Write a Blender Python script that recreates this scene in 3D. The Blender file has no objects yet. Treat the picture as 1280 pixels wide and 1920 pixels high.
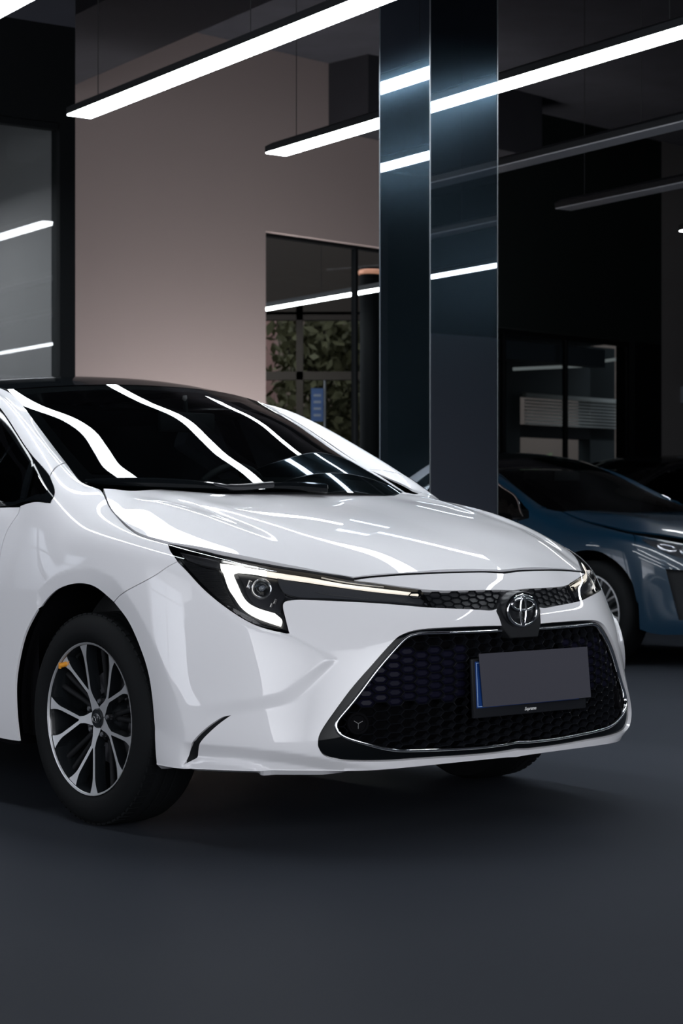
import bpy, math, random
import numpy as np
from mathutils import Vector, Matrix
from mathutils.bvhtree import BVHTree
from mathutils.geometry import delaunay_2d_cdt

random.seed(7); np.random.seed(7)
scn = bpy.context.scene
COL = scn.collection
PI = math.pi

# ------------------------------------------------------------------ camera
FPX, HORIZON, CAMH = 3567.03, 972.81, 0.9092
cam_data = bpy.data.cameras.new('camera')
cam = bpy.data.objects.new('camera', cam_data); COL.objects.link(cam)
cam_data.sensor_fit = 'AUTO'; cam_data.sensor_width = 36.0
cam_data.lens = FPX / 1920 * 36.0
cam_data.shift_y = (HORIZON - 960.0) / 1920.0
cam.location = (0, 0, CAMH); cam.rotation_euler = (PI / 2, 0, 0)
cam_data.clip_start = .05; cam_data.clip_end = 200
cam_data.dof.use_dof = True; cam_data.dof.focus_distance = 5.6; cam_data.dof.aperture_fstop = 7.0
scn.camera = cam

# ------------------------------------------------------------------ world, exposure
scn.view_settings.view_transform = 'Standard'; scn.view_settings.look = 'None'
scn.view_settings.gamma = 1.0; scn.view_settings.use_curve_mapping = False
scn.view_settings.exposure = 0.09
world = bpy.data.worlds.new('world'); scn.world = world; world.use_nodes = True
bg = world.node_tree.nodes['Background']
bg.inputs['Color'].default_value = (.80, .86, 1.0, 1); bg.inputs['Strength'].default_value = 1.4
LAMP_POWER = 19.0        # emission of the tube diffusers

# ------------------------------------------------------------------ materials
def mat(name, col, rough=.5, metal=0., coat=0., spec=.5, emit=None, es=0., trans=0., ior=1.45, bump=None, noise=None, alpha=1.0, coat_rough=.02):
    m = bpy.data.materials.new(name); m.use_nodes = True
    nt = m.node_tree; b = nt.nodes['Principled BSDF']
    b.inputs['Base Color'].default_value = (*col, 1)
    b.inputs['Roughness'].default_value = rough; b.inputs['Metallic'].default_value = metal
    b.inputs['Coat Weight'].default_value = coat; b.inputs['Coat Roughness'].default_value = coat_rough
    b.inputs['Specular IOR Level'].default_value = spec; b.inputs['IOR'].default_value = ior
    b.inputs['Transmission Weight'].default_value = trans; b.inputs['Alpha'].default_value = alpha
    if emit: b.inputs['Emission Color'].default_value = (*emit, 1); b.inputs['Emission Strength'].default_value = es
    if noise:      # (scale, amount): mild procedural colour variation that belongs to the surface
        tc = nt.nodes.new('ShaderNodeTexCoord'); n = nt.nodes.new('ShaderNodeTexNoise'); n.inputs['Scale'].default_value = noise[0]
        n.inputs['Detail'].default_value = 5
        mx = nt.nodes.new('ShaderNodeMix'); mx.data_type = 'RGBA'
        mx.inputs[6].default_value = (*[c * (1 - noise[1]) for c in col], 1); mx.inputs[7].default_value = (*[min(1, c * (1 + noise[1])) for c in col], 1)
        nt.links.new(tc.outputs['Object'], n.inputs['Vector']); nt.links.new(n.outputs['Fac'], mx.inputs[0]); nt.links.new(mx.outputs[2], b.inputs['Base Color'])
    if bump:       # (scale, strength, distance)
        tc = nt.nodes.new('ShaderNodeTexCoord'); n = nt.nodes.new('ShaderNodeTexNoise'); n.inputs['Scale'].default_value = bump[0]
        bp_ = nt.nodes.new('ShaderNodeBump'); bp_.inputs['Strength'].default_value = bump[1]; bp_.inputs['Distance'].default_value = bump[2]
        nt.links.new(tc.outputs['Object'], n.inputs['Vector']); nt.links.new(n.outputs['Fac'], bp_.inputs['Height']); nt.links.new(bp_.outputs['Normal'], b.inputs['Normal'])
    return m

def thin_glass(name, tint, refl_rough=.0, ior=1.5, fres=1.0):
    """a thin pane: tinted see-through plus mirror reflection by fresnel"""
    m = bpy.data.materials.new(name); m.use_nodes = True; nt = m.node_tree; nt.nodes.clear()
    o = nt.nodes.new('ShaderNodeOutputMaterial'); mx = nt.nodes.new('ShaderNodeMixShader')
    t = nt.nodes.new('ShaderNodeBsdfTransparent'); t.inputs[0].default_value = (*tint, 1)
    g = nt.nodes.new('ShaderNodeBsdfGlossy'); g.inputs['Roughness'].default_value = refl_rough; g.inputs[0].default_value = (1, 1, 1, 1)
    f = nt.nodes.new('ShaderNodeFresnel'); f.inputs[0].default_value = ior
    ml = nt.nodes.new('ShaderNodeMath'); ml.operation = 'MULTIPLY'; ml.inputs[1].default_value = fres; ml.use_clamp = True
    nt.links.new(f.outputs[0], ml.inputs[0]); nt.links.new(ml.outputs[0], mx.inputs[0])
    nt.links.new(t.outputs[0], mx.inputs[1]); nt.links.new(g.outputs[0], mx.inputs[2]); nt.links.new(mx.outputs[0], o.inputs[0])
    return m

M = {}
M['paint'] = mat('white_paint', (.86, .86, .89), .45, coat=1.0, coat_rough=.01)
M['gloss_black'] = mat('gloss_black', (.004, .005, .006), .05, spec=.15)
M['satin_black'] = mat('satin_black', (.012, .013, .016), .35)
M['matte_black'] = mat('matte_black', (.008, .009, .011), .7, spec=.3)
M['void_black'] = mat('inner_black', (.003, .003, .004), .9, spec=.1)
M['mesh_black'] = mat('mesh_black', (.010, .011, .014), .16)
M['strip_black'] = mat('strip_black', (.006, .007, .009), .35, spec=.25)
M['cell_black'] = mat('cell_black', (.006, .006, .015), .4, spec=.1)
M['chrome'] = mat('chrome', (.85, .86, .88), .06, metal=1.)
M['rubber'] = mat('rubber', (.005, .006, .007), .75, spec=.2, bump=(90, .2, .002))
M['alloy'] = mat('machined_alloy', (.62, .63, .65), .45, metal=.75, noise=(20, .08))
M['alloy_dark'] = mat('wheel_black', (.010, .012, .014), .22, coat=.6)
M['steel'] = mat('steel', (.35, .36, .38), .35, metal=1.)
M['disc'] = mat('brake_steel', (.12, .12, .13), .4, metal=1.)
M['orange'] = mat('orange_plastic', (.80, .33, .03), .4)
M['windshield'] = thin_glass('windshield_glass', (.50, .56, .57), ior=1.55, fres=1.0)
M['sideglass'] = thin_glass('side_glass', (.06, .07, .08), ior=1.5)
M['lens'] = thin_glass('lamp_cover', (.92, .93, .95), ior=1.45)
M['drl'] = mat('light_guide', (.9, .9, .9), .3, emit=(1., .97, .90), es=1.7)
M['drlbar'] = mat('light_guide_bar', (.9, .88, .82), .3, emit=(1., .90, .74), es=.85)
M['lampgrey'] = mat('lamp_bezel_grey', (.055, .058, .065), .18, coat=.5)
M['lampdark'] = mat('lamp_inner_dark', (.010, .011, .013), .25)
M['reflector'] = mat('lamp_reflector', (.55, .56, .58), .12, metal=.9)
M['lensball'] = mat('projector_lens', (.5, .55, .6), .02, trans=1.0, ior=1.5)
M['plate_blue'] = mat('plate_blue', (.010, .05, .22), .3, coat=.3)
M['plate_line'] = mat('plate_line', (.35, .5, .75), .4)
M['card'] = mat('grey_card', (.062, .062, .078), .75, spec=.25)
M['white_ink'] = mat('white_ink', (.8, .8, .8), .5)
M['interior'] = mat('interior_dark', (.030, .032, .034), .7)
M['interior_grey'] = mat('interior_grey', (.16, .16, .165), .6)

# ------------------------------------------------------------------ basic helpers
def tag(o, label=None, cat=None, group=None, kind=None):
    if label: o['label'] = label
    if cat: o['category'] = cat
    if group: o['group'] = group
    if kind: o['kind'] = kind
    return o

def empty(name, loc=(0, 0, 0), rz=0., label=None, cat=None, group=None):
    o = bpy.data.objects.new(name, None); COL.objects.link(o); o.location = loc; o.rotation_euler = (0, 0, rz)
    o.empty_display_size = .1
    return tag(o, label, cat, group)

def link_mesh(name, V, F, m, parent=None, smooth=True, angle=None, normals=None, kind=None):
    me = bpy.data.meshes.new(name)
    me.from_pydata([tuple(map(float, v)) for v in V], [], [tuple(f) for f in F]); me.update()
    if isinstance(m, (list, tuple)):
        for q in m: me.materials.append(q)
    else: me.materials.append(m)
    if smooth: me.polygons.foreach_set('use_smooth', [True] * len(me.polygons))
    o = bpy.data.objects.new(name, me); COL.objects.link(o)
    if parent: o.parent = parent
    if normals is not None:
        me.normals_split_custom_set([tuple(n) for n in normals])
    elif angle is not None:
        me.set_sharp_from_angle(angle=math.radians(angle))
    if kind: o['kind'] = kind
    return o

class MB:
    """collects simple solids, then builds ONE mesh object"""
    def __init__(s): s.V = []; s.F = []
    def add(s, V, F):
        n = len(s.V); s.V += [tuple(v) for v in V]; s.F += [tuple(i + n for i in f) for f in F]; return s
    def box(s, a, b, mtx=None):
        x0, y0, z0 = a; x1, y1, z1 = b
        V = [Vector(p) for p in ((x0,y0,z0),(x1,y0,z0),(x1,y1,z0),(x0,y1,z0),(x0,y0,z1),(x1,y0,z1),(x1,y1,z1),(x0,y1,z1))]
        if mtx is not None: V = [mtx @ v for v in V]
        return s.add(V, [(0,3,2,1),(4,5,6,7),(0,1,5,4),(1,2,6,5),(2,3,7,6),(3,0,4,7)])
    def tube(s, pts, r, n=8, cap=True, squash=None):
        """sweep a circle (radius r or list) along pts"""
        pts = [Vector(p) for p in pts]; k = len(pts); rr = r if hasattr(r, '__len__') else [r] * k
        V = []; up = Vector((0, 0, 1)); prev = None
        for i, p in enumerate(pts):
            t = (pts[min(i+1, k-1)] - pts[max(i-1, 0)]).normalized()
            if prev is None:
                a = t.cross(up)
                if a.length < 1e-3: a = t.cross(Vector((1, 0, 0)))
                a.normalize()
            else:
                a = (prev - t * prev.dot(t)).normalized()
            prev = a; b = t.cross(a)
            for j in range(n):
                th = 2 * PI * j / n
                V.append(p + (a * math.cos(th) + b * math.sin(th)) * rr[i])
        F = []
        for i in range(k - 1):
            for j in range(n):
                F.append((i*n+j, i*n+(j+1) % n, (i+1)*n+(j+1) % n, (i+1)*n+j))
        if cap: F.append(tuple(range(n-1, -1, -1))); F.append(tuple((k-1)*n+j for j in range(n)))
        return s.add(V, F)
    def lathe(s, prof, n=32, axis='z', c=(0, 0, 0), closed=False):
        """prof: list of (radius, height)"""
        V = []; c = Vector(c)
        for (r, h) in prof:
            for j in range(n):
                th = 2 * PI * j / n; a, b = r * math.cos(th), r * math.sin(th)
                V.append(c + (Vector((a, b, h)) if axis == 'z' else Vector((a, h, b)) if axis == 'y' else Vector((h, a, b))))
        F = []; k = len(prof); fl = axis == 'y'
        for i in range(k - 1 + (1 if closed else 0)):
            i2 = (i + 1) % k
            for j in range(n):
                q = (i*n+j, i*n+(j+1) % n, i2*n+(j+1) % n, i2*n+j)
                F.append(q[::-1] if fl else q)
        return s.add(V, F)
    def prism(s, poly, d0, d1, axis='y'):
        """poly: 2-D outline; extruded between d0 and d1 along axis"""
        def P(a, b, d): return (a, d, b) if axis == 'y' else (d, a, b) if axis == 'x' else (a, b, d)
        n = len(poly)
        V = [P(a, b, d0) for a, b in poly] + [P(a, b, d1) for a, b in poly]
        F = [tuple(range(n)), tuple(range(2*n-1, n-1, -1))] + [(i, i+n, (i+1) % n + n, (i+1) % n) for i in range(n)]
        return s.add(V, F)
    def build(s, name, m, parent=None, smooth=False, angle=30, bevel=0., kind=None):
        o = link_mesh(name, s.V, s.F, m, parent, smooth=True, kind=kind)
        me = o.data
        import bmesh
        b = bmesh.new(); b.from_mesh(me); bmesh.ops.recalc_face_normals(b, faces=b.faces)
        if bevel: bmesh.ops.bevel(b, geom=[e for e in b.edges if e.is_manifold and e.calc_face_angle(0) > .5], offset=bevel, segments=2, profile=.6, affect='EDGES')
        b.to_mesh(me); b.free()
        me.polygons.foreach_set('use_smooth', [True] * len(me.polygons))
        me.set_sharp_from_angle(angle=math.radians(angle))
        return o

def crom(P, n, closed=False):
    """uniform Catmull-Rom through rows of P, n samples per interval (works on (k,...) arrays)"""
    P = np.asarray(P, float); k = len(P)
    if closed: Q = np.concatenate([P[-1:], P, P[:2]])
    else: Q = np.concatenate([(2*P[0]-P[1])[None], P, (2*P[-1]-P[-2])[None]])
    out = []; t = (np.arange(n) / n).reshape([n] + [1] * (P.ndim - 1))
    for i in range(k if closed else k - 1):
        a, b, c, d = Q[i], Q[i+1], Q[i+2], Q[i+3]
        out.append(.5 * (2*b + (c-a)*t + (2*a-5*b+4*c-d)*t**2 + (3*b-3*c+d-a)*t**3))
    out = np.concatenate(out)
    if not closed: out = np.concatenate([out, P[-1:]])
    return out

def gblur(G, sig, axis, sym_first=False):
    """gaussian blur of a grid of points along an axis; ends kept by odd extension"""
    if sig <= 0: return G
    G = np.moveaxis(G, axis, 0); r = int(3 * sig) + 1; n = len(G); r = min(r, n - 1)
    k = np.exp(-.5 * (np.arange(-r, r+1) / sig) ** 2); k /= k.sum()
    if sym_first: pre = G[r:0:-1] * np.array([1, -1, 1])
    else: pre = 2 * G[0] - G[r:0:-1]
    post = 2 * G[-1] - G[-2:-r-2:-1]
    E = np.concatenate([pre, G, post]); out = np.zeros_like(G)
    for i, w in enumerate(k): out += w * E[i:i+n]
    return np.moveaxis(out, 0, axis)

def pip(pt, poly):
    """points (n,2) inside polygon"""
    x, y = pt[:, 0], pt[:, 1]; ins = np.zeros(len(pt), bool); n = len(poly); j = n - 1
    for i in range(n):
        xi, yi = poly[i]; xj, yj = poly[j]
        c = ((yi > y) != (yj > y)) & (x < (xj - xi) * (y - yi) / (yj - yi + 1e-15) + xi)
        ins ^= c; j = i
    return ins

def dist_poly(pt, line, closed=False):
    """distance of points (n,2) to polyline, plus signed side (left positive) and arclength fraction"""
    line = np.asarray(line, float)
    if closed: line = np.concatenate([line, line[:1]])
    best = np.full(len(pt), 1e9); side = np.zeros(len(pt)); frac = np.zeros(len(pt))
    seg = np.linalg.norm(np.diff(line, axis=0), axis=1); cum = np.concatenate([[0], np.cumsum(seg)])
    for i in range(len(line) - 1):
        a, b = line[i], line[i+1]; d = b - a; L2 = (d @ d) + 1e-15
        t = np.clip(((pt - a) @ d) / L2, 0, 1); q = a + t[:, None] * d
        dd = np.linalg.norm(pt - q, axis=1); m = dd < best
        best[m] = dd[m]; cr = d[0] * (pt[:, 1] - a[1]) - d[1] * (pt[:, 0] - a[0]); side[m] = np.sign(cr[m])
        frac[m] = ((cum[i] + t * seg[i]) / cum[-1])[m]
    return best, side, frac

def sstep(x): x = np.clip(x, 0, 1); return x * x * (3 - 2 * x)
# ------------------------------------------------------------------ the car frame (origin: ground under the front axle, x forward, y to the car's left)
CAR_YAW = math.radians(40.752); CAR_POS = (-.09745, 6.20307)
_s, _c = math.sin(CAR_YAW), math.cos(CAR_YAW)
def cam_ray(u, v):
    """sight line of a photo pixel in the car's frame, mirrored to the y >= 0 half"""
    X, D, Z = (u - 640) / FPX, 1.0, (HORIZON - v) / FPX
    ox, oy = -CAR_POS[0], -CAR_POS[1]
    return (np.array([ox*_s - oy*_c, -(ox*_c + oy*_s), CAMH]), np.array([X*_s - D*_c, -(X*_c + D*_s), Z]))

class Surf:
    """a smooth sheet P(a,b) on a fine grid with optional displacement; all body panels are trimmed out of such sheets"""
    def __init__(s, G, na, nb):
        s.G = G; s.na, s.nb = na, nb; s.I, s.J = G.shape[:2]
        s.A = (s.I - 1) / na; s.B = (s.J - 1) / nb
        da = np.gradient(G, axis=0); db = np.gradient(G, axis=1); N = np.cross(da, db)
        s.N = N / (np.linalg.norm(N, axis=2, keepdims=True) + 1e-12)
        V = G.reshape(-1, 3); idx = np.arange(s.I * s.J).reshape(s.I, s.J)
        Q = np.stack([idx[:-1, :-1], idx[1:, :-1], idx[1:, 1:], idx[:-1, 1:]], -1).reshape(-1, 4)
        T = np.concatenate([Q[:, [0, 1, 2]], Q[:, [0, 2, 3]]]); s.T = T; s.V = V
        s.bvh = BVHTree.FromPolygons([tuple(v) for v in V], [tuple(int(i) for i in t) for t in T])
        # metric of the parameter domain
        la = np.linalg.norm(np.diff(G, axis=0), axis=2); s.SA = np.concatenate([[0], np.cumsum(np.median(la, axis=1))])
        lb = np.linalg.norm(np.diff(G, axis=1), axis=2); s.SB = np.concatenate([[0], np.cumsum(np.median(lb, axis=0))])
        s.disp = None; s.flip = 1
        s.Gs = np.gradient(G, s.SA, axis=0); s.Gt = np.gradient(G, s.SB, axis=1)
        # finer copy for sampling positions, so facets follow the smooth sheet
        s.up = 4; s.GF = np.swapaxes(crom(np.swapaxes(crom(G, s.up), 0, 1), s.up), 0, 1)
    def st(s, ab):
        ab = np.asarray(ab, float).reshape(-1, 2)
        return np.stack([np.interp(ab[:, 0] * s.na, np.arange(s.I), s.SA), np.interp(ab[:, 1] * s.nb, np.arange(s.J), s.SB)], 1)
    def ab(s, st):
        st = np.asarray(st, float).reshape(-1, 2)
        return np.stack([np.interp(st[:, 0], s.SA, np.arange(s.I)) / s.na, np.interp(st[:, 1], s.SB, np.arange(s.J)) / s.nb], 1)
    def _bil(s, G, ab):
        i = np.clip(ab[:, 0] * s.na, 0, s.I - 1 - 1e-6); j = np.clip(ab[:, 1] * s.nb, 0, s.J - 1 - 1e-6)
        i0 = i.astype(int); j0 = j.astype(int); fi = (i - i0)[:, None]; fj = (j - j0)[:, None]
        return (G[i0, j0] * (1-fi) * (1-fj) + G[i0+1, j0] * fi * (1-fj) + G[i0, j0+1] * (1-fi) * fj + G[i0+1, j0+1] * fi * fj)
    def base(s, st):
        ab = s.ab(st); i = np.clip(ab[:, 0] * s.na * s.up, 0, s.GF.shape[0] - 1 - 1e-6); j = np.clip(ab[:, 1] * s.nb * s.up, 0, s.GF.shape[1] - 1 - 1e-6)
        i0 = i.astype(int); j0 = j.astype(int); fi = (i - i0)[:, None]; fj = (j - j0)[:, None]; G = s.GF
        return (G[i0, j0] * (1-fi) * (1-fj) + G[i0+1, j0] * fi * (1-fj) + G[i0, j0+1] * (1-fi) * fj + G[i0+1, j0+1] * fi * fj)
    def bnorm(s, st):
        n = s._bil(s.N, s.ab(st)) * s.flip; return n / (np.linalg.norm(n, axis=1, keepdims=True) + 1e-12)
    def ev(s, st, off=0.):
        st = np.asarray(st, float).reshape(-1, 2); P = s.base(st); d = np.full(len(P), off) if np.isscalar(off) else off
        if s.disp is not None: d = d + s.disp(st, P)
        return P + s.bnorm(st) * np.asarray(d)[:, None]
    def nrm(s, st, off=0.):
        """normal of the displaced sheet: smooth base tangents plus the slope of the displacement"""
        e = 2e-3; a = np.array([[e, 0]]); b = np.array([[0, e]]); st = np.asarray(st, float).reshape(-1, 2); ab = s.ab(st)
        if s.disp is None: return s.bnorm(st)
        Tu, Tv, nb = s._bil(s.Gs, ab), s._bil(s.Gt, ab), s.bnorm(st)
        f = lambda q: s.disp(np.maximum(q, 0), s.base(np.maximum(q, 0)))
        n = np.cross(Tu + nb * ((f(st+a) - f(st-a)) / (2*e))[:, None], Tv + nb * ((f(st+b) - f(st-b)) / (2*e))[:, None]) * s.flip
        return n / (np.linalg.norm(n, axis=1, keepdims=True) + 1e-12)
    def _hit(s, o, d):
        r = s.bvh.ray_cast(Vector(o), Vector(d).normalized())
        if r[0] is None:
            dn = d / np.linalg.norm(d); w = s.V - o; t = w @ dn; q = np.linalg.norm(w - t[:, None] * dn, axis=1)
            k = int(np.argmin(q)); return np.array([(k // s.J) / s.na, (k % s.J) / s.nb])
        tri = s.T[r[2]]; P = np.array(r[0]); A, B, C = s.V[tri[0]], s.V[tri[1]], s.V[tri[2]]
        v0, v1, v2 = B - A, C - A, P - A; d00, d01, d11, d20, d21 = v0@v0, v0@v1, v1@v1, v2@v0, v2@v1
        den = d00*d11 - d01*d01 + 1e-18; v = (d11*d20 - d01*d21) / den; w = (d00*d21 - d01*d20) / den; u = 1 - v - w
        return sum(np.array([(t // s.J) / s.na, (t % s.J) / s.nb]) * k for t, k in zip(tri, (u, v, w)))
    def cast(s, o, d, off=0.):
        o = np.array(o, float); d = np.array(d, float); ab = s._hit(o, d)
        for _ in range(2):
            st = s.st(ab); dd = off + (float(s.disp(st, s.base(st))[0]) if s.disp is not None else 0.)
            if abs(dd) < 1e-5: break
            ab = s._hit(o - s.bnorm(st)[0] * dd, d)
        return s.st(ab)[0]
    def pt(s, q, off=0.):
        if q[0] == 's': return s.cast((q[1], 5, q[2]), (0, -1, 0), off)
        if q[0] == 'f': return s.cast((5, q[1], q[2]), (-1, 0, 0), off)
        if q[0] == 't': return s.cast((q[1], q[2], 5), (0, 0, -1), off)
        if q[0] == 'r': return s.cast((-8, q[1], q[2]), (1, 0, 0), off)
        if q[0] == 'p': return s.st([(q[1], q[2])])[0]
        return s.cast(*cam_ray(q[0], q[1]), off)
    def line(s, pts, off=0., step=.01, closed=False, smooth=True):
        """points -> dense polyline in st space; a trailing 'k' marks a corner"""
        S = [np.array(s.pt(q, off)) for q in pts]; K = [q[-1] == 'k' for q in pts]; n = len(S)
        S = np.array(S)
        if closed:
            if not any(K): C = crom(S, 8, True); return resample(C, step, True)
            k0 = K.index(True); S = np.roll(S, -k0, 0); K = K[k0:] + K[:k0]; S = np.concatenate([S, S[:1]]); K = K + [True]
        out = []; i = 0; n = len(S)
        cuts = [i for i in range(n) if K[i] or i in (0, n-1)]
        for a, b in zip(cuts[:-1], cuts[1:]):
            seg = S[a:b+1]
            if smooth and len(seg) > 2: seg = crom(seg, 8)
            out.append(resample(seg, step)[:-1])
        out = np.concatenate(out)
        return out if closed else np.concatenate([out, S[-1:]])

def resample(C, step, closed=False):
    C = np.asarray(C, float)
    if closed: C = np.concatenate([C, C[:1]])
    L = np.concatenate([[0], np.cumsum(np.linalg.norm(np.diff(C, axis=0), axis=1))])
    n = max(1, int(round(L[-1] / step))); t = np.linspace(0, L[-1], n + 1)
    R = np.stack([np.interp(t, L, C[:, k]) for k in range(C.shape[1])], 1)
    return R[:-1] if closed else R

def trim(surf, outer, holes, h):
    """triangulate the inside of a trimmed region of the st domain"""
    outer = np.asarray(outer); lo, hi = outer.min(0), outer.max(0)
    xs = np.arange(lo[0] + h/2, hi[0], h); ys = np.arange(lo[1] + h/2, hi[1], h)
    g = np.stack(np.meshgrid(xs, ys, indexing='ij'), -1)
    g[:, ::2, 0] += h * .5; g = g.reshape(-1, 2)
    ok = pip(g, outer); g = g[ok]
    if len(g):
        d, _, _ = dist_poly(g, outer, True); keep = d > h * .45
        for H in holes:
            keep &= ~pip(g, H); d, _, _ = dist_poly(g, H, True); keep &= d > h * .45
        g = g[keep]
    pts = [tuple(p) for p in outer]; E = [(i, (i+1) % len(outer)) for i in range(len(outer))]
    for H in holes:
        n = len(pts); pts += [tuple(p) for p in H]; E += [(n+i, n+(i+1) % len(H)) for i in range(len(H))]
    pts += [tuple(p) for p in g]
    r = delaunay_2d_cdt([Vector(p) for p in pts], E, [], 0, 1e-7)
    V = np.array([tuple(v) for v in r[0]]); F = np.array([f for f in r[2] if len(f) == 3])
    cen = V[F].mean(1); ok = pip(cen, outer)
    for H in holes: ok &= ~pip(cen, H)
    a, b, c = V[F[:, 0]], V[F[:, 1]], V[F[:, 2]]
    area = (b-a)[:, 0]*(c-a)[:, 1] - (b-a)[:, 1]*(c-a)[:, 0]
    F[area < 0] = F[area < 0][:, ::-1]; ok &= np.abs(area) > 1e-9
    return V, F[ok]

def patch(name, surf, outer, m, parent, holes=(), off=0., sides='near', h=.012, flange=.012, centre=False, label=None, inset=0.):
    """trim a panel out of a sheet. sides: near / far / both / full (one mesh over the centre line)"""
    st, F = trim(surf, outer, holes, h)
    P = surf.ev(st, off); N = surf.nrm(st)
    if surf.flip < 0: F = F[:, ::-1]
    # boundary
    cnt = {}
    for f in F:
        for i in range(3):
            a, b = int(f[i]), int(f[(i+1) % 3]); k = (min(a, b), max(a, b)); cnt.setdefault(k, []).append((a, b))
    bd = [v[0] for v in cnt.values() if len(v) == 1]
    if centre: bd = [(a, b) for a, b in bd if not (abs(P[a, 1]) < 2e-3 and abs(P[b, 1]) < 2e-3)]
    V = P; LN = [N[i] for f in F for i in f]; FF = [tuple(int(i) for i in f) for f in F]
    if flange:
        ring = sorted({i for e in bd for i in e}); mp = {v: len(P) + k for k, v in enumerate(ring)}
        V = np.concatenate([P, P[ring] - N[ring] * flange])
        for a, b in bd:
            q = (b, a, mp[a], mp[b]); FF.append(q)
            n = np.cross(V[q[1]] - V[q[0]], V[q[3]] - V[q[0]]); n = n / (np.linalg.norm(n) + 1e-12); LN += [n] * 4
    LN = np.array(LN)
    def mirrored():
        Vm = V * [1, -1, 1]; Fm = [f[::-1] for f in FF]; Lm = []; k = 0
        for f in FF:
            n = len(f); Lm += [LN[k + j] * [1, -1, 1] for j in range(n-1, -1, -1)]; k += n
        return Vm, Fm, np.array(Lm)
    obs = []
    if sides == 'full':
        Vm, Fm, Lm = mirrored(); n = len(V)
        obs.append(link_mesh(name, np.concatenate([V, Vm]), FF + [tuple(i + n for i in f) for f in Fm], m, parent, normals=np.concatenate([LN, Lm])))
    if sides in ('near', 'both'):
        Vm, Fm, Lm = mirrored(); obs.append(link_mesh(name, Vm, Fm, m, parent, normals=Lm))
    if sides in ('far', 'both'):
        obs.append(link_mesh(name, V, FF, m, parent, normals=LN))
    if label:
        for o in obs: o['label'] = label
    return obs

def ribbon(name, surf, path, m, parent, width=.008, height=.006, sides='near', off=0., closed=False, flat=False, join_centre=False):
    """a raised moulding that follows a path on a sheet"""
    path = np.asarray(path); n = len(path); P = surf.ev(path, off); N = surf.nrm(path)
    T = np.gradient(P, axis=0) if not closed else (np.roll(P, -1, 0) - np.roll(P, 1, 0))
    T /= np.linalg.norm(T, axis=1, keepdims=True) + 1e-12
    W = np.cross(N, T); W /= np.linalg.norm(W, axis=1, keepdims=True)
    prof = [(-1, -.6), (-1, .45), (-.75, .85), (0, 1.05), (.75, .85), (1, .45), (1, -.6)]
    V = []; k = len(prof)
    w = width if hasattr(width, '__len__') else [width] * n
    for i in range(n):
        for a, b in prof: V.append(P[i] + W[i] * a * w[i] / 2 + N[i] * b * height)
    V = np.array(V); F = []
    for i in range(n if closed else n - 1):
        i2 = (i + 1) % n
        for j in range(k - 1): F.append((i*k+j, i2*k+j, i2*k+j+1, i*k+j+1))
    if not closed: F += [tuple(range(k)), tuple((n-1)*k + j for j in range(k-1, -1, -1))]
    out = []
    def mk(V, F):
        mb = MB(); mb.add(V, F); return mb.build(name, m, parent, angle=50)
    if sides == 'full':
        mb = MB(); mb.add(V, F); mb.add(V * [1, -1, 1], [f[::-1] for f in F]); return [mb.build(name, m, parent, angle=50)]
    if sides in ('near', 'both'): out.append(mk(V * [1, -1, 1], [f[::-1] for f in F]))
    if sides in ('far', 'both'): out.append(mk(V, F))
    return out

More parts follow.
